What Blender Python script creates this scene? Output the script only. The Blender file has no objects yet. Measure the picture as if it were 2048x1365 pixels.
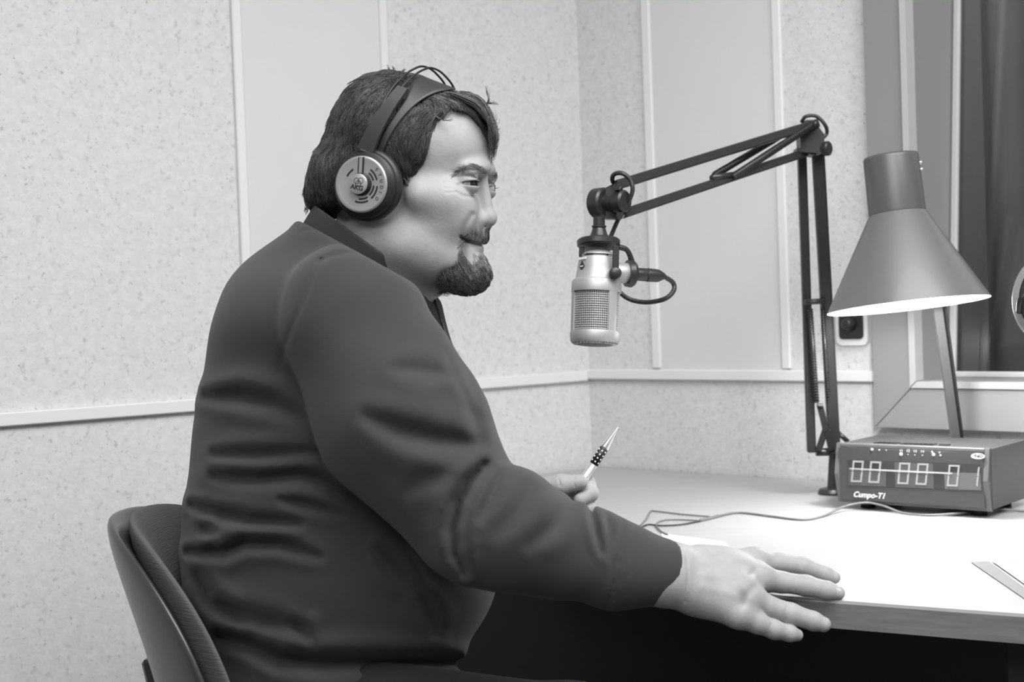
import bpy, math, random
import numpy as np
from mathutils import Matrix, Vector

# ------------------------------------------------------------------ camera, world, lights, exposure
F = 2844.0                                   # focal length in pixels of the 2048 px frame (50 mm on 36 mm)
CAM = np.array([0.0, 0.0, 1.105])
PITCH, ROLL = math.radians(1.5), math.radians(2.06)
_f = np.array([0, math.cos(PITCH), -math.sin(PITCH)])
_u0 = np.array([0, math.sin(PITCH), math.cos(PITCH)])
_r0 = np.array([1.0, 0, 0])
CR = math.cos(ROLL) * _r0 - math.sin(ROLL) * _u0
CU = math.sin(ROLL) * _r0 + math.cos(ROLL) * _u0
CF = _f
sc = bpy.context.scene
COL = sc.collection
cam_d = bpy.data.cameras.new('camera'); cam = bpy.data.objects.new('camera', cam_d); COL.objects.link(cam)
cam_d.sensor_width = 36.0; cam_d.lens = 36.0 * F / 2048.0; cam_d.clip_start = 0.05
cam.matrix_world = Matrix(((CR[0], CU[0], -CF[0], CAM[0]), (CR[1], CU[1], -CF[1], CAM[1]), (CR[2], CU[2], -CF[2], CAM[2]), (0, 0, 0, 1)))
cam_d.dof.use_dof = True; cam_d.dof.focus_distance = 1.85; cam_d.dof.aperture_fstop = 5.6
sc.camera = cam
sc.view_settings.view_transform = 'Standard'; sc.view_settings.look = 'None'
sc.view_settings.exposure = 0.0; sc.view_settings.gamma = 1.0
sc.view_settings.use_curve_mapping = False
w = bpy.data.worlds.new('world'); sc.world = w; w.use_nodes = True
w.node_tree.nodes['Background'].inputs[0].default_value = (1, 1, 1, 1)
w.node_tree.nodes['Background'].inputs[1].default_value = 0.33

def area_light(name, loc, size, power, look=None):
    l = bpy.data.lights.new(name, 'AREA'); l.shape = 'RECTANGLE'; l.size, l.size_y = size; l.energy = power
    o = bpy.data.objects.new(name, l); COL.objects.link(o); o.location = loc
    if look is not None:
        o.rotation_euler = (Vector(look) - Vector(loc)).to_track_quat('-Z', 'Y').to_euler()
    return o
area_light('ceiling_tube_light', (0.75, 0.75, 2.62), (2.2, 1.4), 104)
area_light('ceiling_tube_light', (-0.5, -1.0, 2.62), (2.2, 1.4), 92)

# ------------------------------------------------------------------ pixel / world helpers
def horizon_ray(px, py):
    return (px - 1024.0) / F * CR - (py - 682.5) / F * CU + CF
def P(px, py, d):                            # world point seen at a pixel at a depth
    return CAM + d * horizon_ray(px, py)
def onz(px, py, z):                          # world point seen at a pixel on a horizontal plane
    r = horizon_ray(px, py); return CAM + r * (z - CAM[2]) / r[2]
def onplane(px, py, p0, n):
    r = horizon_ray(px, py); return CAM + r * (np.dot(p0 - CAM, n) / np.dot(r, n))
def pc(px, py, d):                           # the same in camera axes (right, up, depth)
    return np.array([(px - 1024.0) / F * d, -(py - 682.5) / F * d, d])
def cam2world(V):
    V = np.asarray(V, dtype=np.float64)
    return CAM + V[:, 0:1] * CR + V[:, 1:2] * CU + V[:, 2:3] * CF
UP = np.array([0, 0, 1.0])
def nrm(v): v = np.asarray(v, float); return v / np.linalg.norm(v)

# ------------------------------------------------------------------ materials
MATS = {}
def srgb(v):
    v /= 255.0
    return v / 12.92 if v <= 0.04045 else ((v + 0.055) / 1.055) ** 2.4
def mat(name, g, rough=0.6, metal=0.0, bump=None, var=None, emit=0, spec=0.5, attr=None, sss=0, coat=0, sheen=0, stretch=(1, 1, 1)):
    """grey material; bump=(scale, strength, distance); var=(scale, amount)"""
    m = bpy.data.materials.new(name); m.use_nodes = True; nt = m.node_tree; N = nt.nodes; L = nt.links
    b = N['Principled BSDF']
    b.inputs['Base Color'].default_value = (g, g, g, 1); b.inputs['Roughness'].default_value = rough
    b.inputs['Metallic'].default_value = metal; b.inputs['Specular IOR Level'].default_value = spec
    if coat: b.inputs['Coat Weight'].default_value = coat
    if sheen: b.inputs['Sheen Weight'].default_value = sheen; b.inputs['Sheen Roughness'].default_value = 0.6
    if sss:
        b.inputs['Subsurface Weight'].default_value = sss; b.inputs['Subsurface Radius'].default_value = (.006, .006, .006)
        b.inputs['Subsurface Scale'].default_value = 1.0
    if emit:
        b.inputs['Emission Color'].default_value = (1, 1, 1, 1); b.inputs['Emission Strength'].default_value = emit
    tc = N.new('ShaderNodeTexCoord'); mp = N.new('ShaderNodeMapping'); mp.inputs['Scale'].default_value = stretch
    L.new(tc.outputs['Object'], mp.inputs[0])
    src = None
    if var:
        n = N.new('ShaderNodeTexNoise'); n.inputs['Scale'].default_value = var[0]; n.inputs['Detail'].default_value = 4
        L.new(mp.outputs[0], n.inputs['Vector'])
        r = N.new('ShaderNodeMapRange'); r.inputs[1].default_value = 0.3; r.inputs[2].default_value = 0.7
        r.inputs[3].default_value = g * (1 - var[1]); r.inputs[4].default_value = g * (1 + var[1])
        L.new(n.outputs['Fac'], r.inputs[0]); src = r.outputs[0]
    if attr:
        a = N.new('ShaderNodeAttribute'); a.attribute_name = attr
        mu = N.new('ShaderNodeMath'); mu.operation = 'MULTIPLY'; L.new(a.outputs['Fac'], mu.inputs[0])
        if src is None: mu.inputs[1].default_value = g
        else: L.new(src, mu.inputs[1])
        src = mu.outputs[0]
    if src is not None: L.new(src, b.inputs['Base Color'])
    if bump:
        n = N.new('ShaderNodeTexNoise'); n.inputs['Scale'].default_value = bump[0]; n.inputs['Detail'].default_value = 3
        L.new(mp.outputs[0], n.inputs['Vector'])
        bp = N.new('ShaderNodeBump'); bp.inputs['Strength'].default_value = bump[1]; bp.inputs['Distance'].default_value = bump[2]
        L.new(n.outputs['Fac'], bp.inputs['Height']); L.new(bp.outputs[0], b.inputs['Normal'])
    MATS[name] = m
    return m

def speckled(name, base, dark, light):
    m = mat(name, base, 0.92, spec=0.2); nt = m.node_tree; N = nt.nodes; L = nt.links; b = N['Principled BSDF']
    tc = N.new('ShaderNodeTexCoord')
    def noise(s, lo, hi, det=2.0):
        n = N.new('ShaderNodeTexNoise'); n.inputs['Scale'].default_value = s; n.inputs['Detail'].default_value = det
        L.new(tc.outputs['Object'], n.inputs['Vector'])
        r = N.new('ShaderNodeMapRange'); r.inputs[1].default_value = lo; r.inputs[2].default_value = hi
        L.new(n.outputs['Fac'], r.inputs[0]); return r.outputs[0]
    def mix(f, a, bb):
        x = N.new('ShaderNodeMix'); x.data_type = 'FLOAT'
        L.new(f, x.inputs[0])
        if isinstance(a, float): x.inputs[2].default_value = a
        else: L.new(a, x.inputs[2])
        x.inputs[3].default_value = bb
        return x.outputs[0]
    v = mix(noise(70, 0.42, 0.62), base, light)
    v = mix(noise(95, 0.60, 0.72), v, dark)
    v2 = mix(noise(150, 0.66, 0.76), v, dark * 0.72)
    L.new(v2, b.inputs['Base Color'])
    n = N.new('ShaderNodeTexNoise'); n.inputs['Scale'].default_value = 160; L.new(tc.outputs['Object'], n.inputs['Vector'])
    bp = N.new('ShaderNodeBump'); bp.inputs['Strength'].default_value = .35; bp.inputs['Distance'].default_value = .002
    L.new(n.outputs['Fac'], bp.inputs['Height']); L.new(bp.outputs[0], b.inputs['Normal'])
    return m

M_CORK = speckled('speckled_board', .60, .49, .64)
M_SMOOTH = mat('smooth_panel_paint', .61, .75, var=(3, .02))
M_STRIP = mat('white_strip_paint', .70, .6)
M_FRAMEW = mat('grey_window_paint', .245, .45, var=(2, .03))
M_FRAMEL = mat('grey_window_bead_paint', .44, .35)
M_FLOOR = mat('dark_floor', .05, .6, var=(6, .2))
M_CEIL = mat('ceiling_paint', .7, .8)
M_TABLE = mat('pale_laminate_wood', .40, .38, var=(14, .05), stretch=(.25, 3, 1), bump=(40, .05, .001))
M_TEDGE = mat('grey_table_edging', .14, .5, var=(30, .16), stretch=(.2, 1, 6))
M_BLACK = mat('matt_black', .004, .6)
M_ARM = mat('black_arm_enamel', .022, .38, bump=(300, .05, .0005))
M_ARMG = mat('dark_spring_steel', .05, .35, metal=.6)
M_RUB = mat('black_rubber_cable', .03, .45)
M_NICKEL = mat('satin_nickel', .40, .5, metal=.5, bump=(400, .06, .0004))
M_MESHW = mat('woven_nickel_wire', .55, .4, metal=.6)
M_MESHD = mat('dark_grille_back', .16, .7)
M_LAMP = mat('lamp_grey_enamel', .13, .36, coat=.08, bump=(60, .03, .0005), stretch=(.3, .3, 3))
M_LAMPD = mat('lamp_cap_grey_enamel', .085, .34, bump=(60, .03, .0005))
M_LAMPI = mat('lamp_white_inside', .85, .5)
M_CLOCK = mat('clock_grey_case', .066, .48, bump=(500, .15, .0006))
M_CLOCKF = mat('clock_face_plate', .06, .4, bump=(300, .05, .0004))
M_CLOCKB = mat('clock_case_bezel', .12, .4)
M_DISP = mat('clock_dark_display', .035, .5)
M_DIG = mat('clock_digit_lit', .3, .5, emit=.05)
M_DIGC = mat('clock_filter_patch', .085, .35)
M_WHITE = mat('white_print', .8, .5)
M_REFL = mat('painted_reflection_grey', .45, .4)  # colour of the reflection streak on the clock display
M_SKIN = mat('skin', .295, .58, var=(60, .06), bump=(260, .30, .0009), attr='tint', sss=.06, spec=.3)
M_EYE = mat('eyeball_wet', .30, .15)
M_IRIS = mat('dark_iris', .02, .1)
M_NAIL = mat('fingernail', .30, .3)
M_HAIR = mat('dark_hair', .050, .42, spec=.6, var=(120, .35), stretch=(1, 1, 1))
M_HAIRB = mat('dark_hair_under', .018, .8)
M_BEARD = mat('beard_hair', .12, .45, var=(200, .5))
M_KNIT = mat('dark_knit_wool', .034, .92, sheen=.10, spec=.15, var=(9, .07), bump=(900, .35, .0006))
M_CUFF = mat('dark_ribbed_wool', .040, .92, sheen=.1, spec=.15, bump=(1200, .6, .0008), stretch=(.15, 1.5, 1.5))
M_SHIRT = mat('shirt_collar_dark', .028, .9)
M_TROUS = mat('black_trousers', .010, .9)
M_CHAIRS = mat('chair_shell_plastic', .040, .26, bump=(350, .10, .0006))
M_CHAIRF = mat('chair_fabric', .075, .95, bump=(60, .55, .0016), stretch=(.5, .5, 9))
M_HPB = mat('headphone_black', .010, .5)
M_HPL = mat('headphone_leather', .024, .5, bump=(200, .2, .0006))
M_HPS = mat('headphone_brushed_silver', .45, .38, metal=.75, bump=(500, .05, .0003))
M_PAPER = mat('paper', .8, .7)
M_PAPERG = mat('grey_card', .22, .7)
M_CABLE = mat('grey_cable', .16, .4)
M_PEN = mat('pen_silver', .75, .25, metal=.8)
M_CURT = mat('studio_curtain', .30, .9, var=(5, .1))
M_PLUG = mat('socket_dark', .02, .4)
M_SOCK = mat('socket_plate_white', .7, .35)
M_CHROME = mat('chrome', .8, .15, metal=1)

def glass_mat(name, tint, refl=.08):
    m = bpy.data.materials.new(name); m.use_nodes = True; N = m.node_tree.nodes; L = m.node_tree.links
    N.remove(N['Principled BSDF']); out = N['Material Output']
    t = N.new('ShaderNodeBsdfTransparent'); t.inputs[0].default_value = (tint, tint, tint, 1)
    g = N.new('ShaderNodeBsdfGlossy'); g.inputs['Roughness'].default_value = .02
    fr = N.new('ShaderNodeFresnel'); fr.inputs[0].default_value = 1.5
    mx = N.new('ShaderNodeMixShader'); L.new(fr.outputs[0], mx.inputs[0]); L.new(t.outputs[0], mx.inputs[1]); L.new(g.outputs[0], mx.inputs[2])
    L.new(mx.outputs[0], out.inputs[0]); return m
M_GLASS = glass_mat('studio_window_glass', .72)
M_DGLASS = glass_mat('display_cover_glass', .85)

# ------------------------------------------------------------------ object helpers
def empty(name, loc, label=None, cat=None, group=None, kind=None):
    o = bpy.data.objects.new(name, None); COL.objects.link(o); o.location = [float(x) for x in loc]
    o.empty_display_size = .05
    tag(o, label, cat, group, kind); return o
def tag(o, label=None, cat=None, group=None, kind=None):
    if label: o['label'] = label
    if cat: o['category'] = cat
    if group: o['group'] = group
    if kind: o['kind'] = kind
    return o
def root_loc(parent):
    l = np.zeros(3)
    while parent is not None:
        l += np.array(parent.location); parent = parent.parent
    return l
def obj(name, V, Fc, m, parent=None, smooth=True, attrs=None, auto=None, origin=None):
    """V: world coordinates"""
    V = np.asarray(V, dtype=np.float64)
    base = root_loc(parent)
    loc = np.zeros(3)
    if parent is None or origin is not None:
        loc = np.array(origin if origin is not None else [V[:, 0].mean(), V[:, 1].mean(), V[:, 2].min()]) - base
    V2 = V - base - loc
    me = bpy.data.meshes.new(name)
    if isinstance(Fc, np.ndarray):
        n = len(Fc); k = Fc.shape[1]
        me.vertices.add(len(V2)); me.vertices.foreach_set('co', V2.astype(np.float32).ravel())
        me.loops.add(n * k); me.loops.foreach_set('vertex_index', Fc.astype(np.int32).ravel())
        me.polygons.add(n); me.polygons.foreach_set('loop_start', np.arange(0, n * k, k, dtype=np.int32))
        me.polygons.foreach_set('loop_total', np.full(n, k, dtype=np.int32))
        me.update(calc_edges=True); me.validate()
    else:
        me.from_pydata([tuple(v) for v in V2], [], [tuple(int(i) for i in f) for f in Fc]); me.update()
    if attrs is not None:
        a = me.attributes.new('tint', 'FLOAT', 'POINT'); a.data.foreach_set('value', np.asarray(attrs, np.float32))
    me.materials.append(m)
    o = bpy.data.objects.new(name, me); COL.objects.link(o)
    o.location = loc
    if parent is not None: o.parent = parent
    if smooth:
        me.polygons.foreach_set('use_smooth', np.ones(len(me.polygons), dtype=bool))
        if auto: me.set_sharp_from_angle(angle=math.radians(auto))
    return o
class MB:
    def __init__(s): s.V = []; s.F = []; s.n = 0
    def add(s, V, Fc):
        V = np.asarray(V, float); s.V.append(V); s.F += [tuple(int(i) + s.n for i in f) for f in Fc]; s.n += len(V); return s
    def build(s, name, m, parent=None, **k):
        k.setdefault('auto', 35)
        return obj(name, np.vstack(s.V), s.F, m, parent, **k)
def box(c, ax, ay, az, hx, hy, hz, bev=0.0):
    """oriented box, half sizes, optional chamfer"""
    c = np.asarray(c, float); ax, ay, az = map(np.asarray, (ax, ay, az))
    if bev <= 0:
        V = [c + sx * hx * ax + sy * hy * ay + sz * hz * az for sz in (-1, 1) for sy in (-1, 1) for sx in (-1, 1)]
        return np.array(V), [(0, 2, 3, 1), (4, 5, 7, 6), (0, 1, 5, 4), (2, 6, 7, 3), (0, 4, 6, 2), (1, 3, 7, 5)]
    b = min(bev, hx * .9, hy * .9, hz * .9)
    V = []; idx = {}
    for sz in (-1, 1):
        for sy in (-1, 1):
            for sx in (-1, 1):
                for k in range(3):
                    e = [hx, hy, hz]
                    for j in range(3):
                        if j != k: e[j] -= b
                    idx[(sx, sy, sz, k)] = len(V)
                    V.append(c + sx * e[0] * ax + sy * e[1] * ay + sz * e[2] * az)
    Fc = []
    for sx in (-1, 1): Fc.append([idx[(sx, a, d, 0)] for a, d in ((-1, -1), (1, -1), (1, 1), (-1, 1))][::sx])
    for sy in (-1, 1): Fc.append([idx[(a, sy, d, 1)] for a, d in ((-1, -1), (1, -1), (1, 1), (-1, 1))][::-sy])
    for sz in (-1, 1): Fc.append([idx[(a, d, sz, 2)] for a, d in ((-1, -1), (1, -1), (1, 1), (-1, 1))][::sz])
    for s1 in (-1, 1):
        for s2 in (-1, 1):
            Fc.append([idx[(s1, s2, -1, 0)], idx[(s1, s2, 1, 0)], idx[(s1, s2, 1, 1)], idx[(s1, s2, -1, 1)]][::-s1 * s2])
            Fc.append([idx[(s1, -1, s2, 0)], idx[(s1, 1, s2, 0)], idx[(s1, 1, s2, 2)], idx[(s1, -1, s2, 2)]][::s1 * s2])
            Fc.append([idx[(-1, s1, s2, 1)], idx[(1, s1, s2, 1)], idx[(1, s1, s2, 2)], idx[(-1, s1, s2, 2)]][::-s1 * s2])
    for sx in (-1, 1):
        for sy in (-1, 1):
            for sz in (-1, 1):
                t = [idx[(sx, sy, sz, k)] for k in range(3)]
                Fc.append(t if sx * sy * sz > 0 else t[::-1])
    return np.array(V), Fc
def frame_of(d):
    d = nrm(d); a = np.array([0, 0, 1.0]) if abs(d[2]) < .9 else np.array([1.0, 0, 0])
    x = nrm(np.cross(a, d)); y = np.cross(d, x); return x, y, d
def bar(a, b, wx, wy=None, up=None, bev=0.0):
    """rectangular bar from a to b; wx across, wy along up"""
    a = np.asarray(a, float); b = np.asarray(b, float); d = b - a; L = np.linalg.norm(d); z = d / L
    wy = wx if wy is None else wy
    if up is None: x, y, _ = frame_of(z)
    else:
        x = nrm(np.cross(z, up)); y = np.cross(x, z)
    return box((a + b) / 2, x, y, z, wx / 2, wy / 2, L / 2, bev)
def lathe(a, axis, prof, n=32, xdir=None, cap=True):
    """prof: list of (distance along axis, radius)"""
    a = np.asarray(a, float); x, y, z = frame_of(axis)
    if xdir is not None:
        x = nrm(np.asarray(xdir) - np.dot(xdir, z) * z); y = np.cross(z, x)
    V = []; Fc = []
    t = np.linspace(0, 2 * math.pi, n, endpoint=False)
    for h, r in prof:
        for q in t: V.append(a + z * h + r * (math.cos(q) * x + math.sin(q) * y))
    for i in range(len(prof) - 1):
        for j in range(n):
            k = (j + 1) % n
            Fc.append((i * n + j, i * n + k, (i + 1) * n + k, (i + 1) * n + j))
    if cap:
        Fc.append(tuple(range(n))[::-1]); m0 = (len(prof) - 1) * n; Fc.append(tuple(range(m0, m0 + n)))
    return np.array(V), Fc
def cyl(a, b, r, r2=None, n=24, bev=0.0):
    a = np.asarray(a, float); b = np.asarray(b, float); L = np.linalg.norm(b - a); r2 = r if r2 is None else r2
    pr = [(0, r), (L, r2)] if not bev else [(0, r - bev), (bev, r), (L - bev, r2), (L, r2 - bev)]
    return lathe(a, b - a, pr, n)
def spline(pts, n):
    pts = np.asarray(pts, float); k = len(pts)
    Q = np.vstack([2 * pts[0] - pts[1], pts, 2 * pts[-1] - pts[-2]])
    out = []
    for t in np.linspace(0, k - 1 - 1e-9, n):
        i = int(t); u = t - i; p0, p1, p2, p3 = Q[i:i + 4]
        out.append(.5 * ((2 * p1) + (-p0 + p2) * u + (2 * p0 - 5 * p1 + 4 * p2 - p3) * u * u + (-p0 + 3 * p1 - 3 * p2 + p3) * u ** 3))
    return np.array(out)
def tube(pts, r, n=8, steps=None, flat=None):
    pts = np.asarray(pts, float)
    if steps: pts = spline(pts, steps)
    K = len(pts); r = np.full(K, r) if np.isscalar(r) else np.interp(np.linspace(0, 1, K), np.linspace(0, 1, len(r)), r)
    T = np.gradient(pts, axis=0); T /= np.linalg.norm(T, axis=1)[:, None]
    x = frame_of(T[0])[0]; V = []
    for i in range(K):
        x = nrm(x - np.dot(x, T[i]) * T[i]); y = np.cross(T[i], x)
        for q in np.linspace(0, 2 * math.pi, n, endpoint=False):
            V.append(pts[i] + r[i] * (math.cos(q) * x + math.sin(q) * y))
    Fc = [(i * n + j, i * n + (j + 1) % n, (i + 1) * n + (j + 1) % n, (i + 1) * n + j) for i in range(K - 1) for j in range(n)]
    Fc.append(tuple(range(n))[::-1]); Fc.append(tuple(range((K - 1) * n, K * n)))
    return np.array(V), Fc
def prism(poly, ax, ay, o, nvec, depth):
    """poly: 2D outline (ccw seen from nvec) in axes ax, ay at o; extruded by depth along nvec"""
    o = np.asarray(o, float); k = len(poly)
    V = [o + p[0] * ax + p[1] * ay for p in poly] + [o + p[0] * ax + p[1] * ay + depth * nvec for p in poly]
    Fc = [tuple(range(k))[::-1], tuple(range(k, 2 * k))] + [(i, (i + 1) % k, k + (i + 1) % k, k + i) for i in range(k)]
    return np.array(V), Fc
def slab(poly, z, th):
    from mathutils.geometry import tessellate_polygon
    k = len(poly); tr = tessellate_polygon([[Vector((p[0], p[1], 0)) for p in poly]])
    V = [(p[0], p[1], z) for p in poly] + [(p[0], p[1], z + th) for p in poly]; Fc = []
    for t in tr:
        a, b, c = [np.array(poly[i]) for i in t]; s = (b[0] - a[0]) * (c[1] - a[1]) - (b[1] - a[1]) * (c[0] - a[0])
        t = tuple(t) if s > 0 else tuple(t)[::-1]
        Fc.append(tuple(i + k for i in t)); Fc.append(t[::-1])
    Fc += [(i, (i + 1) % k, k + (i + 1) % k, k + i) for i in range(k)]
    return np.array(V, float), Fc
def rrect(w, h, r, n=6):
    pts = []
    for cx, cy, a0 in ((w / 2 - r, h / 2 - r, 0), (-w / 2 + r, h / 2 - r, 90), (-w / 2 + r, -h / 2 + r, 180), (w / 2 - r, -h / 2 + r, 270)):
        for k in range(n + 1):
            a = math.radians(a0 + 90 * k / n); pts.append((cx + r * math.cos(a), cy + r * math.sin(a)))
    return pts
def text(name, body, size, o, ax, ay, m, parent, shear=0, ext=.0003, bold=0, align='LEFT', label=None):
    cu = bpy.data.curves.new(name, 'FONT'); cu.body = body; cu.size = size; cu.shear = shear; cu.extrude = ext; cu.offset = bold
    cu.align_x = align; cu.resolution_u = 4
    t = bpy.data.objects.new(name, cu); COL.objects.link(t)
    dg = bpy.context.evaluated_depsgraph_get(); me = bpy.data.meshes.new_from_object(t.evaluated_get(dg))
    bpy.data.objects.remove(t)
    V = np.array([v.co for v in me.vertices]); az = np.cross(ax, ay)
    Fc = [tuple(p.vertices) for p in me.polygons]
    W = np.asarray(o) + V[:, 0:1] * ax + V[:, 1:2] * ay + V[:, 2:3] * az
    r = obj(name, W, Fc, m, parent, smooth=False)
    if label: r['label'] = label
    return r

# ------------------------------------------------------------------ implicit surfaces (numpy)
def rc(Q, a, b, ra, rb):
    a = np.asarray(a, np.float32); ba = np.asarray(b, np.float32) - a; pa = Q - a
    t = np.clip(pa @ ba / np.dot(ba, ba), 0, 1)
    return np.linalg.norm(pa - t[:, None] * ba, axis=1) - (ra + (rb - ra) * t)
def ell(Q, c, r, R=None):
    q = Q - np.asarray(c, np.float32)
    if R is not None: q = q @ np.asarray(R, np.float32)
    r = np.asarray(r, np.float32)
    k0 = np.linalg.norm(q / r, axis=1); k1 = np.linalg.norm(q / (r * r), axis=1) + 1e-9
    return k0 * (k0 - 1) / k1
def smin(a, b, k):
    h = np.maximum(k - np.abs(a - b), 0) / k
    return np.minimum(a, b) - h * h * k * .25
def smax(a, b, k): return -smin(-a, -b, k)
def seg2(U, pts):
    d = np.full(len(U), 1e9, np.float32)
    for a, b in zip(pts[:-1], pts[1:]):
        a = np.asarray(a, np.float32); ba = np.asarray(b, np.float32) - a; pa = U - a
        t = np.clip(pa @ ba / max(1e-6, float(np.dot(ba, ba))), 0, 1)
        d = np.minimum(d, np.linalg.norm(pa - t[:, None] * ba, axis=1))
    return d
def mesh_sdf(fn, lo, hi, h, stride=4, marg=2.2):
    lo = np.asarray(lo, np.float32); n = np.ceil((np.asarray(hi) - lo) / (h * stride)).astype(int) + 1
    ax = [lo[i] + np.arange(n[i]) * h * stride for i in range(3)]
    G = np.stack(np.meshgrid(*ax, indexing='ij'), -1).reshape(-1, 3).astype(np.float32)
    Dc = fn(G + h * stride / 2).reshape(n)
    D = Dc
    for i in range(3): D = np.repeat(D, stride, axis=i)
    m = np.abs(D) < h * stride * marg
    idx = np.argwhere(m)
    D = D.astype(np.float32)
    for s in range(0, len(idx), 400000):
        I = idx[s:s + 400000]
        D[I[:, 0], I[:, 1], I[:, 2]] = fn((lo + I * h).astype(np.float32))
    S = D < 0
    C = [(0, 0, 0), (1, 0, 0), (0, 1, 0), (1, 1, 0), (0, 0, 1), (1, 0, 1), (0, 1, 1), (1, 1, 1)]
    N = np.array(D.shape) - 1
    cnt = np.zeros(N, np.int8)
    for c in C: cnt += S[c[0]:c[0] + N[0], c[1]:c[1] + N[1], c[2]:c[2] + N[2]]
    idx = np.argwhere((cnt > 0) & (cnt < 8))
    vals = [D[idx[:, 0] + c[0], idx[:, 1] + c[1], idx[:, 2] + c[2]] for c in C]
    pos = np.zeros((len(idx), 3)); num = np.zeros(len(idx))
    for a in range(8):
        for b in range(a + 1, 8):
            if sum(abs(C[a][i] - C[b][i]) for i in range(3)) != 1: continue
            cr = (vals[a] < 0) != (vals[b] < 0)
            t = np.where(cr, vals[a] / np.where(cr, vals[a] - vals[b], 1), 0)
            pa = np.array(C[a], float); pb = np.array(C[b], float)
            pos += np.where(cr[:, None], pa + t[:, None] * (pb - pa), 0); num += cr
    pos = pos / num[:, None] + idx
    vid = np.full(N, -1, np.int64); vid[idx[:, 0], idx[:, 1], idx[:, 2]] = np.arange(len(idx))
    faces = []
    for axn in range(3):
        sl0 = [slice(1, N[i]) for i in range(3)]; sl1 = [slice(1, N[i]) for i in range(3)]
        sl0[axn] = slice(0, N[axn]); sl1[axn] = slice(1, N[axn] + 1)
        s0 = S[tuple(sl0)]; s1 = S[tuple(sl1)]
        e = np.argwhere(s0 != s1); 
        if not len(e): continue
        inn = s0[e[:, 0], e[:, 1], e[:, 2]]
        off = np.ones(3, int); off[axn] = 0; e = e + off
        u = (axn + 1) % 3; v = (axn + 2) % 3
        q = []
        for du, dv in ((-1, -1), (0, -1), (0, 0), (-1, 0)):
            c = e.copy(); c[:, u] += du; c[:, v] += dv; q.append(vid[c[:, 0], c[:, 1], c[:, 2]])
        q = np.stack(q, 1); q[~inn] = q[~inn][:, ::-1]
        faces.append(q)
    Fq = np.vstack(faces); Fq = Fq[(Fq >= 0).all(1)]
    return lo + pos * h, Fq

# ================================================================== THE ROOM
ZT = 0.74; ZRAIL = 0.946
corner = onz(1178, 747, ZRAIL); corner[2] = 0
lw = onz(0, 835, ZRAIL); lw[2] = 0
rw = onz(1750, 751, ZRAIL); rw[2] = 0
LD = nrm(lw - corner); RD = nrm(rw - corner)              # along the left wall, along the right wall
LN = np.array([-LD[1], LD[0], 0]);  LN = LN if np.dot(LN, CAM - corner) > 0 else -LN
RN = np.array([-RD[1], RD[0], 0]);  RN = RN if np.dot(RN, CAM - corner) > 0 else -RN
def wl(px, py):
    p = onplane(px, py, corner, LN); return np.dot(p - corner, LD), p[2]
def wr(px, py):
    p = onplane(px, py, corner, RN); return np.dot(p - corner, RD), p[2]
H = 2.7
def wallbox(D, Nn, s0, s1, z0, z1, t0, t1, bev=0):
    c = corner + D * (s0 + s1) / 2 + Nn * (t0 + t1) / 2; c = c + UP * (z0 + z1) / 2
    ay = Nn if np.dot(np.cross(D, Nn), UP) > 0 else -Nn
    return box(c, D, ay, UP, abs(s1 - s0) / 2, abs(t1 - t0) / 2, (z1 - z0) / 2, bev)
V, Fc = box([0, .4, -.02], [1, 0, 0], [0, 1, 0], UP, 4, 4, .02); tag(obj('floor', V, Fc, M_FLOOR, smooth=False), kind='structure')
V, Fc = box([0, .4, H + .02], [1, 0, 0], [0, 1, 0], UP, 4, 4, .02); tag(obj('ceiling', V, Fc, M_CEIL, smooth=False), kind='structure')
V, Fc = wallbox(LD, LN, -.1, 4.6, 0, H, -.12, 0); wall_l = tag(obj('wall_left', V, Fc, M_CORK, smooth=False), kind='structure')
# window opening in the right wall
s_fo = wr(1751, 400)[0]; s_fi = wr(1822, 200)[0]; z_fb = wr(1760, 852)[1]; z_fi = wr(1842, 755)[1]
s_end = s_fo + 1.75; z_top = 2.25
fw = s_fi - s_fo
mb = MB()
mb.add(*wallbox(RD, RN, -.05, s_fo + .02, 0, H, -.12, 0)); mb.add(*wallbox(RD, RN, s_fo + .02, s_end - .02, 0, z_fb + .02, -.12, 0))
mb.add(*wallbox(RD, RN, s_fo + .02, s_end - .02, z_top, H, -.12, 0)); mb.add(*wallbox(RD, RN, s_end - .02, 4.2, 0, H, -.12, 0))
wall_r = tag(mb.build('wall_right', M_CORK, smooth=False), kind='structure')
# smooth boards between the strips
def board(D, Nn, wf, pa, pb, ya, yb, par):
    s0 = wf(*pa)[0]; s1 = wf(*pb)[0]; s0, s1 = min(s0, s1), max(s0, s1)
    V, Fc = wallbox(D, Nn, s0, s1, ZRAIL, H, 0, .004); return obj('smooth_panel', V, Fc, M_SMOOTH, par, smooth=False)
board(LD, LN, wl, (478, 300), (768, 100), 0, 0, wall_l)
board(RD, RN, wr, (1303, 300), (1563, 300), 0, 0, wall_r)
n = 0
for D, Nn, wf, a, b in ((LD, LN, wl, (467, 200), (485, 200)), (LD, LN, wl, (756, 60), (771, 60)), (RD, RN, wr, (1292, 200), (1308, 200)), (RD, RN, wr, (1552, 200), (1569, 200))):
    n += 1; s0, s1 = sorted((wf(*a)[0], wf(*b)[0]))
    V, Fc = wallbox(D, Nn, s0, s1, ZRAIL + .012, H, 0, .010, .002); tag(obj('trim_%d' % n, V, Fc, M_STRIP, smooth=False), kind='structure')
zr0 = wl(100, 846)[1]; zr1 = wl(100, 819)[1]
V, Fc = wallbox(LD, LN, .012, 4.6, zr0, zr1, 0, .012, .002); tag(obj('trim_5', V, Fc, M_STRIP, smooth=False), kind='structure')
zr0 = wr(1480, 761)[1]; zr1 = wr(1480, 740)[1]
V, Fc = wallbox(RD, RN, 0.0, s_fo - .002, zr0, zr1, 0, .014, .002); tag(obj('trim_6', V, Fc, M_STRIP, smooth=False), kind='structure')

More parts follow.
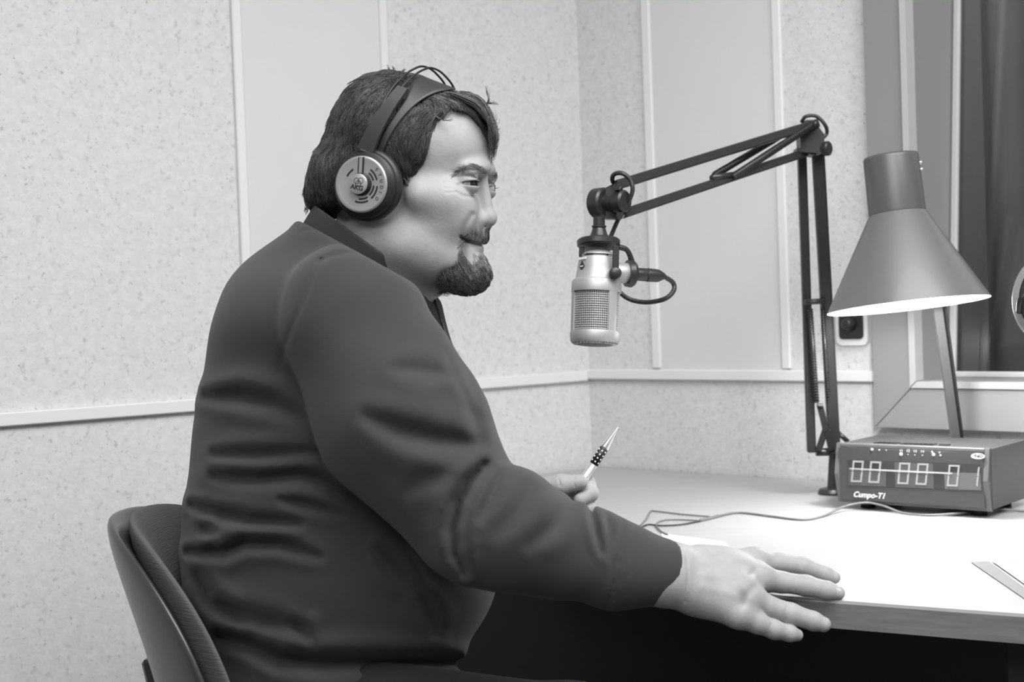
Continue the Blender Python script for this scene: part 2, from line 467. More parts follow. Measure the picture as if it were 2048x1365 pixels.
# studio window: mitred frame proud of the wall, deep reveal, inclined glass, metal bead, curtained room beyond
win = tag(empty('window_1', corner + RD * s_fo + UP * z_fb), kind='structure')
def mitre(s0, z0, s1, z1, wd, t0, t1):
    """four mitred frame members"""
    out = []
    o = [(s0, z0), (s1, z0), (s1, z1), (s0, z1)]; i = [(s0 + wd, z0 + wd), (s1 - wd, z0 + wd), (s1 - wd, z1 - wd), (s0 + wd, z1 - wd)]
    for k in range(4):
        q = [o[k], o[(k + 1) % 4], i[(k + 1) % 4], i[k]]
        cx = sum(p[0] for p in q) / 4; cz = sum(p[1] for p in q) / 4
        q = [(cx + (p[0] - cx) * .9985, cz + (p[1] - cz) * .9985) for p in q]
        ax = RD; 
        hand = np.dot(np.cross(RD, UP), RN)
        if hand < 0: q = q[::-1]
        out.append(prism(q, RD, UP, corner + RN * t0, RN, t1 - t0))
    return out
for V, Fc in mitre(s_fo, z_fb, s_end, z_top, fw, 0, .028): obj('frame_member', V, Fc, M_FRAMEW, win, smooth=False)
for V, Fc in mitre(s_fo + fw - .002, z_fb + fw - .002, s_end - fw + .002, z_top - fw + .002, .012, .002, .034): obj('bead', V, Fc, M_FRAMEL, win, smooth=False)
si, zi, se, zt2 = s_fo + fw + .008, z_fb + fw + .008, s_end - fw - .008, z_top - fw - .008
mb = MB()
mb.add(*wallbox(RD, RN, si - .02, si, zi, zt2, -.30, 0)); mb.add(*wallbox(RD, RN, si - .02, se + .02, zi - .02, zi, -.30, 0))
mb.add(*wallbox(RD, RN, se, se + .02, zi, zt2, -.30, 0)); mb.add(*wallbox(RD, RN, si - .02, se + .02, zt2, zt2 + .02, -.30, 0))
mb.build('reveal', M_FRAMEW, win, smooth=False)
tb, tt = .12, .235                                           # the pane leans back at the top
def wp(s, z, t): return corner + RD * s + UP * z - RN * t
zz = zt2 - zi
pl = lambda z: tb + (tt - tb) * (z - zi) / zz
g0, g1, g2, g3 = wp(si, zi, tb), wp(se, zi, tb), wp(se, zt2, tt), wp(si, zt2, tt)
gn = nrm(np.cross(g1 - g0, g3 - g0)); gn = gn if np.dot(gn, RN) > 0 else -gn
V = np.array([g0, g1, g2, g3, g0 - gn * .006, g1 - gn * .006, g2 - gn * .006, g3 - gn * .006])
pane = obj('pane', V, [(0, 1, 2, 3), (7, 6, 5, 4), (0, 4, 5, 1), (1, 5, 6, 2), (2, 6, 7, 3), (3, 7, 4, 0)], M_GLASS, win, smooth=False)
for s in (si + .008, se - .008):
    V, Fc = bar(wp(s, zi, tb - .012), wp(s, zt2, tt - .012), .012, .014, up=RD, bev=.003); obj('glazing_bead', V, Fc, M_FRAMEL, win, smooth=False)
V, Fc = bar(wp(si, zi + .006, tb - .012), wp(se, zi + .006, tb - .012), .012, .012, up=UP, bev=.003); obj('glazing_bead', V, Fc, M_FRAMEL, win, smooth=False)
# room beyond
mb = MB()
V = []; Fc = []; K = 120
for j in range(2):
    for i in range(K):
        s = -.2 + 2.9 * i / (K - 1); t = .70 + .035 * math.sin(s * 24) + .012 * math.sin(s * 61 + 1)
        V.append(wp(s + s_fo, .3 if j == 0 else 2.6, t + (.0 if j else .02)))
for i in range(K - 1): Fc.append((i, i + 1, K + i + 1, K + i))
V = np.array(V); V = np.vstack([V, V - RN * .004]); Fc = Fc + [tuple(x + 2 * K for x in f[::-1]) for f in Fc]
tag(obj('curtain', V, Fc, M_CURT), 'grey pleated curtain hanging in the dim room behind the studio window', 'curtain')
V, Fc = bar(wp(wr(2024, 0)[0] + .16, 0.9, .34), wp(wr(2024, 0)[0] + .16, 2.35, .36), .02, .02, up=RD); obj('second_glazing_bar', V, Fc, M_FRAMEL, win, smooth=False)

_rl = wp(s_fo + .9, 2.45, .45); l_ = area_light('added_curtain_fill', tuple(_rl), (.8, .2), 16, tuple(wp(s_fo + .9, 1.2, .62)))  # unseen fill light added to brighten the curtain
V, Fc = box([0, 0, 0], RD, RN, UP, .4, .09, .02)  # made-up housing for the added fill light
tag(obj('added_fill_housing', V + _rl + UP * .04, Fc, M_CEIL, smooth=False), 'made-up long housing of the added fill light above the curtain behind the studio window', 'lamp')

# wall socket
p0s = onplane(1708, 652, corner, RN); ax = RD if RD[0] > 0 else -RD
sock = empty('wall_socket', p0s, 'white wall socket plate with dark inset between the boom arm and the lamp shade', 'socket')
V, Fc = prism(rrect(.066, .074, .012), ax, UP, p0s, RN, .010); obj('plate', V, Fc, M_SOCK, sock, auto=30)
V, Fc = prism(rrect(.050, .050, .008), ax, UP, p0s + RN * .010, RN, .003); obj('inset', V, Fc, M_PLUG, sock, auto=30)
V, Fc = cyl(p0s + RN * .012 + UP * .004, p0s + RN * .034 + UP * .004, .013, .010, bev=.003); obj('plug', V, Fc, M_PLUG, sock)

# ================================================================== TABLE
e0 = onz(1690, 1202, ZT); e1 = onz(2048, 1228, ZT); ED = nrm(e1 - e0)
pL = e0 - ED * .485; pR = e0 + ED * 1.1
bR = corner + RD * 1.9; bC = corner + RN * .006 + RD * .02; bL = np.append((onplane(955, 945, corner, LN))[:2], ZT)
qs = [onz(1560, 1193, ZT), onz(1440, 1176, ZT), onz(1300, 1140, ZT), onz(1150, 1085, ZT), onz(1040, 1030, ZT)]
poly3 = qs[::-1] + [pR, bR + RN * .006, bC, bL + LN * .006]
poly2 = [(p[0], p[1]) for p in poly3]
def rounded(poly, rr):
    out = []; k = len(poly)
    for i in range(k):
        p = np.array(poly[i]); a = np.array(poly[i - 1]) - p; b = np.array(poly[(i + 1) % k]) - p
        r = rr[i]
        if r == 0: out.append(tuple(p)); continue
        A = p + a / np.linalg.norm(a) * r; B = p + b / np.linalg.norm(b) * r
        for t in np.linspace(0, 1, 8): out.append(tuple((1 - t) ** 2 * A + 2 * t * (1 - t) * p + t * t * B))
    return out
poly2 = rounded(poly2, [.03, .05, .05, .05, .06, .02, 0, 0, 0])
table = empty('desk', [.5, 2.2, 0], 'pale wood laminate desk along the wall with grey front edge, under the lamp', 'desk')
X3, Y3 = np.array([1., 0, 0]), np.array([0, 1., 0])
area = sum(poly2[i - 1][0] * poly2[i][1] - poly2[i][0] * poly2[i - 1][1] for i in range(len(poly2)))
if area < 0: poly2 = poly2[::-1]
V, Fc = slab(poly2, ZT - .004, .004); obj('desk_top', V, Fc, M_TABLE, table, smooth=False)
V, Fc = slab(poly2, ZT - .034, .030); obj('desk_edge', V, Fc, M_TEDGE, table, smooth=False)
inN = nrm(np.cross(UP, ED)); inN = inN if inN[1] > 0 else -inN
sideD = nrm((bL - pL) * [1, 1, 0])
a = pL + sideD * .46 - ED * .16; b = pR + inN * .45
V, Fc = bar(a * [1, 1, 0] + UP * .334, b * [1, 1, 0] + UP * .334, .018, .665, up=UP); obj('modesty_panel', V, Fc, M_BLACK, table, smooth=False)
a2 = bL + (a - bL) * .06
V, Fc = bar(a * [1, 1, 0] + UP * .334, a2 * [1, 1, 0] + UP * .334, .018, .665, up=UP); obj('added_dark_panel', V, Fc, M_BLACK, table, smooth=False)  # black panel added to keep the space behind the belly dark
lp = onz(2012, 1228, ZT) + inN * .09; V, Fc = box(lp * [1, 1, 0] + UP * .353, ED, inN, UP, .016, .016, .353, .003); obj('leg', V, Fc, M_BLACK, table, smooth=False)
for q in (pR + inN * .5 - ED * .1,):
    V, Fc = box(q * [1, 1, 0] + UP * .353, ED, inN, UP, .016, .016, .353, .003); obj('leg', V, Fc, M_BLACK, table, smooth=False)
# ================================================================== MICROPHONE BOOM ARM
def pb(a, b, wpx, dpx=None, **k):
    """bar between two (px, py, depth) points, width in px"""
    A, B = P(*a), P(*b); s = (a[2] + b[2]) / 2 / F
    return bar(A, B, wpx * s, (dpx or wpx) * s, up=CF, **k)
base_p = onz(1664, 989, ZT)
boom = empty('microphone_boom_arm', base_p, 'black jointed microphone boom arm rising from the desk beside the digital clock', 'boom arm')
db = base_p[1] * 1.0; db = float(np.dot(base_p - CAM, CF))
mb = MB(); mb.add(*lathe(base_p, UP, [(0, .024), (.004, .025), (.010, .022), (.013, .010)], 28)); mb.build('base_plate', M_ARM, boom)
mb = MB(); mb.add(*cyl(base_p + UP * .006, P(1668, 900, db - .01), .0085)); mb.add(*cyl(P(1632, 905, 2.52), P(1672, 904, 2.52), .007))
mb.build('post', M_ARM, boom)
V, Fc = pb((1603, 292, 2.45), (1623, 905, 2.52), 17, 15, bev=.0015); obj('lower_arm_bar', V, Fc, M_ARM, boom, auto=30)
V, Fc = pb((1634, 296, 2.43), (1668, 905, 2.52), 21, 15, bev=.0015); obj('lower_arm_bar', V, Fc, M_ARM, boom, auto=30)
V, Fc = pb((1641, 296, 2.47), (1674, 905, 2.545), 13, 15, bev=.0015); obj('lower_arm_bar', V, Fc, M_ARM, boom, auto=30)
V, Fc = cyl(P(1610, 605, 2.46), P(1652, 602, 2.46), .0048); obj('cross_pin', V, Fc, M_ARM, boom)
def spring(a, b, rpx, turns, name, par):
    A, B = P(*a), P(*b); s = (a[2] + b[2]) / 2 / F; r = rpx * s
    o = obj(name, *cyl(A, B, r * .8), M_ARMG, par)
    x, y, z = frame_of(B - A); L = np.linalg.norm(B - A); n = turns * 10
    t = np.linspace(0, 1, n); pts = A + np.outer(t * L, z) + r * .85 * (np.outer(np.cos(t * turns * 2 * math.pi), x) + np.outer(np.sin(t * turns * 2 * math.pi), y))
    obj('coil', *tube(pts, r * .22, 5), M_ARMG, o)
spring((1620, 618, 2.47), (1633, 806, 2.49), 6, 34, 'spring', boom)
spring((1645, 615, 2.47), (1656, 800, 2.49), 5, 34, 'spring', boom)
mb = MB(); mb.add(*pb((1620, 606, 2.465), (1620, 620, 2.465), 3)); mb.add(*pb((1645, 604, 2.465), (1645, 618, 2.465), 3)); mb.build('spring_hook', M_ARMG, boom)
mb = MB(); mb.add(*pb((1640, 812, 2.49), (1652, 862, 2.5), 12, 6)); mb.add(*pb((1652, 856, 2.5), (1637, 902, 2.51), 12, 6)); mb.add(*pb((1655, 862, 2.5), (1664, 900, 2.51), 14, 6)); mb.add(*cyl(P(1634, 812, 2.485), P(1645, 812, 2.485), .004)); mb.build('lever_plate', M_ARM, boom)
V, Fc = pb((1676, 866, 2.54), (1696, 884, 2.54), 9, 6); obj('brace', V, Fc, M_ARM, boom)
V, Fc = pb((1634, 247, 2.41), (1232, 371, 2.08), 18, 15, bev=.0015); obj('upper_arm_bar', V, Fc, M_ARM, boom, auto=30)
V, Fc = pb((1610, 306, 2.42), (1246, 428, 2.08), 17, 15, bev=.0015); obj('upper_arm_bar', V, Fc, M_ARM, boom, auto=30)
spring((1627, 249, 2.39), (1466, 354, 2.26), 7.5, 44, 'spring', boom)
spring((1578, 262, 2.40), (1428, 351, 2.25), 7, 40, 'spring', boom)
V, Fc = cyl(P(1424, 356, 2.23), P(1469, 350, 2.27), .0052); obj('cross_pin', V, Fc, M_ARM, boom)
poly = [(1602, 306), (1600, 252), (1612, 240), (1628, 240), (1648, 268), (1650, 304), (1636, 311)]
def flat(poly, d, th):                        # a plate standing in the arm's plane
    Q = [P(x, y, d) for x, y in poly]; V = Q + [q + CF * th for q in Q]; k = len(poly)
    return np.array(V), [tuple(range(k)), tuple(range(k, 2 * k))[::-1]] + [(i, k + i, k + (i + 1) % k, (i + 1) % k) for i in range(k)]
V, Fc = flat(poly, 2.405, .035); obj('elbow_plate', V, Fc, M_ARM, boom, smooth=False)
V, Fc = flat([(1594, 296), (1634, 294), (1634, 306), (1594, 304)], 2.40, .03); obj('elbow_clamp', V, Fc, M_ARM, boom, smooth=False)
kd = nrm(CR * .75 - CF * .66)
mb = MB(); k0 = P(1636, 299, 2.42); mb.add(*cyl(k0, k0 + kd * .018, .009)); mb.add(*cyl(k0 + kd * .010, k0 + kd * .022, .0125, bev=.002)); mb.build('elbow_knob', M_ARM, boom)
V, Fc = cyl(P(1626, 250, 2.40), P(1632, 247, 2.38), .005); obj('bolt', V, Fc, M_ARMG, boom)
V, Fc = tube([P(1603, 244, 2.42), P(1612, 233, 2.41), P(1633, 233, 2.41), P(1650, 250, 2.41), P(1654, 266, 2.42), P(1646, 276, 2.42)], .0032, 8, 30); obj('cable', V, Fc, M_RUB, boom)
# front joint
mb = MB(); j0 = P(1206, 406, 2.09); mb.add(*cyl(j0 + kd * -.016, j0 + kd * .006, .0225, bev=.003)); mb.build('front_joint', M_ARM, boom)
V, Fc = flat([(1192, 385), (1226, 368), (1240, 366), (1246, 380), (1240, 400), (1252, 428), (1244, 438), (1215, 438), (1190, 430)], 2.085, .02); obj('joint_plate', V, Fc, M_ARM, boom, smooth=False)
mb = MB(); mb.add(*cyl(j0 + kd * .004, j0 + kd * .030, .0115)); mb.add(*cyl(j0 + kd * .022, j0 + kd * .042, .0165, bev=.003)); mb.build('joint_knob', M_ARM, boom)
for q in ((1236, 374), (1243, 431)):
    V, Fc = cyl(P(q[0], q[1], 2.07), P(q[0] - 4, q[1], 2.05), .0055, n=6); obj('bolt', V, Fc, M_ARMG, boom, auto=30)
V, Fc = tube([P(1236, 372, 2.10), P(1225, 362, 2.08), P(1228, 349, 2.07), P(1245, 347, 2.06), P(1261, 361, 2.06), P(1265, 382, 2.06), P(1255, 408, 2.07), P(1240, 432, 2.10), P(1228, 458, 2.11), P(1219, 480, 2.11)], .0034, 8, 50); obj('cable', V, Fc, M_RUB, boom)
V, Fc = flat([(1348, 384), (1365, 380), (1367, 387), (1350, 391)], 2.155, .002); 
b0, b1 = P(1246, 428, 2.08), P(1610, 306, 2.42)
def onbar(px): 
    t = (px - 1246) / 364.0; return 2.08 + .34 * t - .0075
dd = onbar(1357)
V, Fc = flat([(1348, 388), (1365, 382.3), (1367, 388.5), (1350, 394)], dd, .001); o = obj('sticker', V, Fc, M_WHITE, boom, smooth=False); o['label'] = 'small white sticker'

# ================================================================== MICROPHONE
MD = 2.05; ms = MD / F
mic = empty('microphone', P(1191, 690, MD), 'silver studio microphone with wire grille, hanging upside down from the boom arm', 'microphone')
mdown = nrm(-CU * 1.0 - CR * .035 - CF * .10)
mtop = P(1195, 505, MD)
L = lambda px_: px_ * ms
mb = MB(); mb.add(*lathe(mtop, mdown, [(L(-6), L(6)), (L(-4), L(20)), (L(0), L(29)), (L(5), L(34)), (L(12), L(36.5)), (L(30), L(39)), (L(52), L(42)), (L(56), L(44)), (L(58), L(48)), (L(61), L(49.5)), (L(80), L(50)), (L(82), L(49.5)), (L(82), L(44))], 64, cap=True))
mb.build('upper_body', M_NICKEL, mic)
mb = MB(); mb.add(*lathe(mtop, mdown, [(L(7), L(35.2)), (L(9), L(37.2)), (L(11), L(36.8))], 64, cap=False)); mb.build('seam_ring', M_CHROME, mic)
gx = nrm(CR - np.dot(CR, mdown) * mdown); gy = -nrm(CF - np.dot(CF, mdown) * mdown)          # gy faces the viewer
def ringseg(a0, a1, h0, h1, ro, ri, n=12):
    V = []; Fc = []
    for q in np.linspace(math.radians(a0), math.radians(a1), n):
        d = math.sin(q) * gx + math.cos(q) * gy
        for h, r in ((h0, ro), (h1, ro), (h1, ri), (h0, ri)): V.append(mtop + mdown * h + d * r)
    for i in range(n - 1):
        for j in range(4): Fc.append((4 * i + j, 4 * i + 4 + j, 4 * i + 4 + (j + 1) % 4, 4 * i + (j + 1) % 4))
    Fc += [(0, 1, 2, 3), (4 * n - 1, 4 * n - 2, 4 * n - 3, 4 * n - 4)]
    return np.array(V), Fc
gb0 = P(1191, 586, MD)
for a in (28, 148, 268):
    V, Fc = ringseg(a, a + 25, L(81), L(164), L(49), L(44)); obj('grille_pillar', V, Fc, M_NICKEL, mic, auto=40)
mb = MB(); mb.add(*lathe(mtop, mdown, [(L(160), L(44)), (L(160), L(49)), (L(164), L(50)), (L(178), L(49.5)), (L(183), L(47)), (L(184), L(43))], 64, cap=False)); mb.build('lower_ring', M_NICKEL, mic)
mb = MB(); mb.add(*lathe(mtop, mdown, [(L(178), L(44)), (L(184), L(43)), (L(187), L(34)), (L(188.5), L(18)), (L(189), L(2))], 48)); mb.build('end_grille', M_MESHD, mic)
mb = MB(); mb.add(*lathe(mtop, mdown, [(L(80), L(40)), (L(165), L(40))], 40, cap=False)); mb.build('grille_back', M_MESHD, mic)
mb = MB()
th = np.linspace(0, 2 * math.pi, 73)
for k, h in enumerate(np.arange(84, 162, 4.6)):
    pts = [mtop + mdown * L(h + .5 * math.sin(36 * q + k * math.pi)) + (math.sin(q) * gx + math.cos(q) * gy) * L(45.6) for q in th]
    mb.add(*tube(pts, L(.95), 4))
for k in range(66):
    q = 2 * math.pi * k / 66; d = math.sin(q) * gx + math.cos(q) * gy
    mb.add(*tube([mtop + mdown * L(82) + d * L(45.2), mtop + mdown * L(162) + d * L(45.2)], L(.95), 4))
for k in range(-7, 8):
    hw = math.sqrt(max(0, 44 ** 2 - (k * 6) ** 2))
    mb.add(*tube([mtop + mdown * L(188 + .0) + gx * L(k * 6) + gy * L(t) - mdown * L(.006 * t * t * .3 + (k * 6) ** 2 * .0018) for t in np.linspace(-hw, hw, 7)], L(1.0), 4))
    mb.add(*tube([mtop + mdown * L(188 + .0) + gy * L(k * 6) + gx * L(t) - mdown * L(.006 * t * t * .3 + (k * 6) ** 2 * .0018) for t in np.linspace(-hw, hw, 7)], L(1.0), 4))
o = mb.build('grille_wire', M_MESHW, mic, smooth=True); o['kind'] = 'stuff'
# badge: small diamond on the upper body
a0 = math.radians(-52); dn = math.sin(a0) * gx + math.cos(a0) * gy; dt = nrm(np.cross(mdown, dn))
if np.dot(dt, CR) < 0: dt = -dt
bc = mtop + mdown * L(33) + dn * L(39.2)
V, Fc = prism([(-L(8), 0), (0, -L(11)), (L(8), 0), (0, L(11))], dt, -mdown, bc, nrm(np.cross(dt, -mdown)), L(1.2)); obj('badge', V, Fc, M_ARMG, mic, smooth=False)
bn = nrm(np.cross(dt, -mdown))
V, Fc = prism([(-L(5), -L(1)), (L(5), -L(1)), (L(5), L(1)), (-L(5), L(1))], dt, -mdown, bc + bn * L(1.3), bn, L(.5)); obj('badge_line', V, Fc, M_WHITE, mic, smooth=False)
V, Fc = prism([(-L(11), L(14)), (L(12), L(14)), (L(12), L(18)), (-L(11), L(18))], dt, -mdown, bc + bn * L(.2), bn, L(1.2)); obj('badge_plate', V, Fc, M_WHITE, mic, smooth=False)
# side outlet, clamp, plug
sd = nrm(CR * 1.0 - CU * .06 + CF * .30)
s0 = mtop + mdown * L(38) + sd * L(30)
V, Fc = cyl(s0, s0 + sd * L(42), L(20), L(21), n=36, bev=L(1)); obj('side_outlet', V, Fc, M_NICKEL, mic)
mb = MB(); mb.add(*lathe(s0 + sd * L(34), sd, [(0, L(21)), (0, L(27)), (L(10), L(28)), (L(16), L(24)), (L(20), L(16)), (L(21), L(10))], 36)); mb.build('locking_ring', M_ARM, mic)
mb = MB(); p = s0 + sd * L(50); mb.add(*lathe(p, sd, [(0, L(13)), (L(24), L(13.5)), (L(26), L(12.5)), (L(28), L(14)), (L(52), L(13)), (L(60), L(9)), (L(66), L(6))], 28)); mb.build('cable_plug', M_ARM, mic)
pe = p + sd * L(64)
V, Fc = tube([pe, P(1346, 566, 2.10), P(1347, 582, 2.10), P(1330, 598, 2.10), P(1295, 605, 2.12), P(1262, 600, 2.13), P(1240, 585, 2.13), P(1225, 560, 2.14), P(1214, 520, 2.14), P(1219, 480, 2.12)], .0036, 8, 60); obj('cable', V, Fc, M_RUB, mic)
# yoke holding the microphone
yoke = mic
mb = MB(); yc = P(1198, 487, MD)
mb.add(*lathe(P(1198, 436, MD + .02), -CU, [(0, L(12)), (L(15), L(12)), (L(16), L(15)), (L(19), L(15)), (L(20), L(13)), (L(30), L(16)), (L(40), L(20)), (L(43), L(20))], 32)); mb.build('swivel_neck', M_ARM, mic)
mb = MB(); ring_ax = nrm(-CU - CF * .17)
mb.add(*lathe(P(1197, 478, MD), ring_ax, [(0, L(24)), (L(2), L(41)), (L(5), L(43.5)), (L(14), L(43)), (L(17), L(40)), (L(17), L(30))], 48)); mb.build('yoke_ring', M_ARM, mic)
for (x, y0, y1, d, wd) in ((1232, 492, 545, MD - .030, 13), (1164, 494, 514, MD - .012, 11), (1211, 494, 512, MD + .03, 9)):
    V, Fc = pb((x, y0, d), (x - 1, y1, d), wd, 5, bev=.0008); obj('yoke_prong', V, Fc, M_ARM, mic, auto=30)
p = P(1230, 547, MD - .030); V, Fc = cyl(p + CF * .01, p - CF * .012, L(12), bev=.0015); obj('yoke_knob', V, Fc, M_ARM, mic)
V, Fc = tube([P(1236, 494, MD), P(1252, 499, MD + .004), P(1260, 512, MD + .010), P(1264, 528, MD + .014)], [.0042, .004, .004, .005], 8, 16); obj('yoke_bracket', V, Fc, M_ARM, mic)

# ================================================================== DESK LAMP
LDp = 2.25; ls = LDp / F
lb = P(1816, 612, LDp); la = nrm(-CR * .096 + CU * .99 + CF * .068)                      # axis up
lampbase = P(1930, 951, 2.47); lampbase[2] = ZT
lamp = empty('desk_lamp', lampbase, 'grey enamel desk lamp with conical shade, lit, over the right of the desk', 'lamp')
q = lambda px_: px_ * ls
V, Fc = lathe(lb, la, [(0, q(157)), (q(-1.5), q(158.5)), (0, q(159.5)), (q(3), q(158)), (q(186), q(56)), (q(188), q(54)), (q(186), q(53)), (q(4), q(155.5)), (0, q(157))], 96, cap=False)
V, Fc = lathe(lb, la, [(0, q(159.2)), (q(3), q(158)), (q(186), q(56.5)), (q(190), q(54))], 96, cap=False); obj('shade', V, Fc, M_LAMP, lamp, auto=30)
V, Fc = lathe(lb, la, [(0, q(158.8)), (q(4), q(156)), (q(184), q(54)), (q(188), q(20)), (q(189), q(4))], 96, cap=False)
sh_in = obj('shade_inside', V, Fc, M_LAMPI, lamp, auto=30)
V, Fc = lathe(lb + la * q(186), la, [(0, q(54.5)), (0, q(56)), (q(3), q(56)), (q(112), q(54.5)), (q(118), q(53)), (q(118.5), q(50))], 64); obj('lamp_cap', V, Fc, M_LAMPD, lamp)
p = lb + la * q(304); V, Fc = cyl(p - la * q(2), p + la * q(5), q(5), q(4), bev=q(1)); obj('cap_knob', V, Fc, M_CHROME, lamp)
p = lb + la * q(290) + nrm(CR - CF * .2) * q(53); mb = MB(); mb.add(*cyl(p, p + CR * q(5), q(4))); p = p - la * q(14); mb.add(*cyl(p, p + CR * q(5), q(4))); mb.build('cap_screw', M_CHROME, lamp)
for k in range(9):                                             # rolled rim rivets catch the light
    pass
V, Fc = lathe(lb + la * q(45), la, [(q(-22), q(2)), (q(-18), q(18)), (0, q(30)), (q(22), q(24)), (q(45), q(15)), (q(60), q(13))], 32)
M_BULB = mat('lit_bulb', .9, .5, emit=14); obj('light_bulb', V, Fc, M_BULB, lamp)
V, Fc = cyl(lb + la * q(104), lb + la * q(188), q(15)); obj('bulb_socket', V, Fc, M_BLACK, lamp)
l = bpy.data.lights.new('lamp_light', 'POINT'); l.energy = 7.6; l.shadow_soft_size = .03
o = bpy.data.objects.new('lamp_light', l); COL.objects.link(o); o.location = lb + la * q(14)
at, ab = P(1860, 500, 2.37), P(1915, 905, 2.46)
V, Fc = pb((1862, 520, 2.37), (1921, 951, 2.47), 17, 12, bev=.001); obj('lamp_arm_bar', V, Fc, M_LAMPD, lamp, auto=30)
V, Fc = pb((1876, 520, 2.38), (1933, 951, 2.48), 7, 12, bev=.001); obj('lamp_arm_bar', V, Fc, M_ARM, lamp, auto=30)
p = P(1868, 522, 2.375); V, Fc = cyl(p - CR * .02, p + CR * .02, .016, bev=.002); obj('arm_joint', V, Fc, M_LAMPD, lamp)
V, Fc = bar(p, lb + la * q(205) + CF * q(48), .012, .012); obj('shade_bracket', V, Fc, M_LAMPD, lamp)
V, Fc = lathe(lampbase, UP, [(0, .040), (.012, .040), (.016, .036), (.020, .014), (.045, .012)], 36); obj('lamp_base', V, Fc, M_LAMPD, lamp)

# ================================================================== CLOCK
ca = onz(1679, 1001, .753); cb = onz(1984, 1021, .753)
cx = nrm(cb - ca); cn = np.array([cx[1], -cx[0], 0]); cn = cn if np.dot(cn, CAM - ca) > 0 else -cn
dA = np.dot(ca - CAM, CF); ch = (P(1672, 889, dA) - ca)[2]; W = np.linalg.norm(cb - ca)
clock = empty('digital_clock', (ca + cb) / 2 - cn * .08 - UP * .013, 'grey boxy digital clock showing 00 00 01 on the desk below the lamp', 'clock')
prof = [(0.0, 0), (.011, ch * .5), (.001, ch), (-.006, ch + .001), (-.155, ch + .001), (-.16, ch - .005), (-.16, .004), (-.15, 0)]
mb = MB(); V, Fc = prism(prof, cn, UP, ca, cx, W)
obj('case', V, Fc, M_CLOCK, clock, smooth=False)
def rimq(o, t):                                              # bezel around the face, standing proud
    mb = MB(); pr = [(0.0, 0), (.011, ch * .5), (.001, ch)]
    return mb
for x0 in (0.0, W - .007):
    pr = [(-.004, -.002), (.0035, -.002), (.0155, ch * .5), (.0045, ch + .003), (-.004, ch + .003)]
    V, Fc = prism(pr, cn, UP, ca + cx * x0, cx, .007); obj('side_bezel', V, Fc, M_CLOCKB, clock, smooth=False)
for z0, t0 in ((-.002, 0.0), (ch - .004, .001)):
    V, Fc = box(ca + cx * W / 2 + UP * (z0 + .0035) + cn * (t0 + .0005), cx, cn, UP, W / 2 - .007, .004, .0035, .0012); obj('bezel_strip', V, Fc, M_CLOCKB, clock, smooth=False)
# flat face plate inside the bezel
f0 = ca + cx * .007 + UP * .005 + cn * .0115; fh = ch - .009
V, Fc = box(ca + cx * W / 2 + UP * (ch / 2) + cn * .006, cx, cn, UP, W / 2 - .007, .0055, ch / 2 - .004); face = obj('face_plate', V, Fc, M_CLOCKF, clock, smooth=False)
fp0 = ca + cn * .0116
def FP(px, py, off=0.0): return onplane(px, py, fp0 + cn * off, cn)
# display window with 7-segment digits
def quad(pts, off, th, name, m, par, **k):
    Q = [FP(x, y, off) for x, y in pts]; Q = Q[::-1] if np.dot(np.cross(Q[1] - Q[0], Q[2] - Q[1]), cn) < 0 else Q
    V = Q + [p + cn * th for p in Q]; n_ = len(Q)
    return obj(name, np.array(V), [tuple(range(n_))[::-1], tuple(range(n_, 2 * n_))] + [(i, (i + 1) % n_, n_ + (i + 1) % n_, n_ + i) for i in range(n_)], m, par, smooth=False)
disp = quad([(1695, 920), (1960, 929), (1963, 982), (1697, 971)], 0, .0006, 'display', M_DISP, clock)
quad([(1697, 938), (1772, 941), (1772, 974), (1697, 971)], .0007, .0004, 'filter_panel', M_DIGC, disp)
quad([(1789, 925), (1866, 928), (1868, 978), (1791, 975)], .0007, .0004, 'filter_panel', M_DIGC, disp)
quad([(1888, 945), (1961, 947), (1963, 981.5), (1890, 979)], .0007, .0004, 'filter_panel', M_CLOCKB, disp)
def seven(x, y, wpx, hpx, segs, par, slant=4.5, dr=.040, t=3.6):
    """slanted seven segment digit, x,y the top-left in px"""
    dg = []
    def pt(u, v): return (x + u * wpx - slant * v, y + v * hpx + u * wpx * dr)
    tu = t / wpx; tv = t / hpx
    S = {'a': [(0, 0), (1, 0), (1 - tu, tv), (tu, tv)], 'd': [(0, 1), (1, 1), (1 - tu, 1 - tv), (tu, 1 - tv)],
         'f': [(0, .01), (tu, tv), (tu, .5 - tv * .35), (0, .5)], 'b': [(1, .01), (1 - tu, tv), (1 - tu, .5 - tv * .35), (1, .5)],
         'e': [(0, .5), (tu, .5 + tv * .35), (tu, 1 - tv), (0, .99)], 'c': [(1, .5), (1 - tu, .5 + tv * .35), (1 - tu, 1 - tv), (1, .99)]}
    for s in segs: quad([pt(*p) for p in S[s]], .0013, .0006, 'digit_segment', M_DIG, par)
for (x, y) in ((1706, 921.5), (1741, 923), (1799, 925.5), (1835.5, 927), (1898, 930)):
    seven(x, y, 22, 43, 'abcdef', disp)
seven(1938, 932, 22, 42, 'bc', disp)
quad([(1699, 936.5), (1800, 941), (1905, 946), (1905, 949), (1800, 944.5), (1699, 939)], .0021, .0004, 'painted_reflection', M_REFL, disp)  # reflection streak across the digits, modelled as a thin pale strip
fax, fay = cx, UP
def ftext(body, px, py, size_px, bold=0.0, shear=0, name='lettering'):
    return text(name, body, size_px * 2.35 / F, FP(px, py, .0002), fax, fay, M_WHITE, face, shear=shear, bold=bold)
ftext('Cumpo-T1', 1706, 994, 15.5, .0003, .35)
for k, (s, x) in enumerate((('11', 1799), ('12', 1812.5), ('13', 1826.5), ('14', 1841))): ftext(s, x, 904 + k * .6, 7.5)
for s, x, y in (('A', 1862, 906.5), ('V', 1877, 908)): ftext(s, x, y, 7)
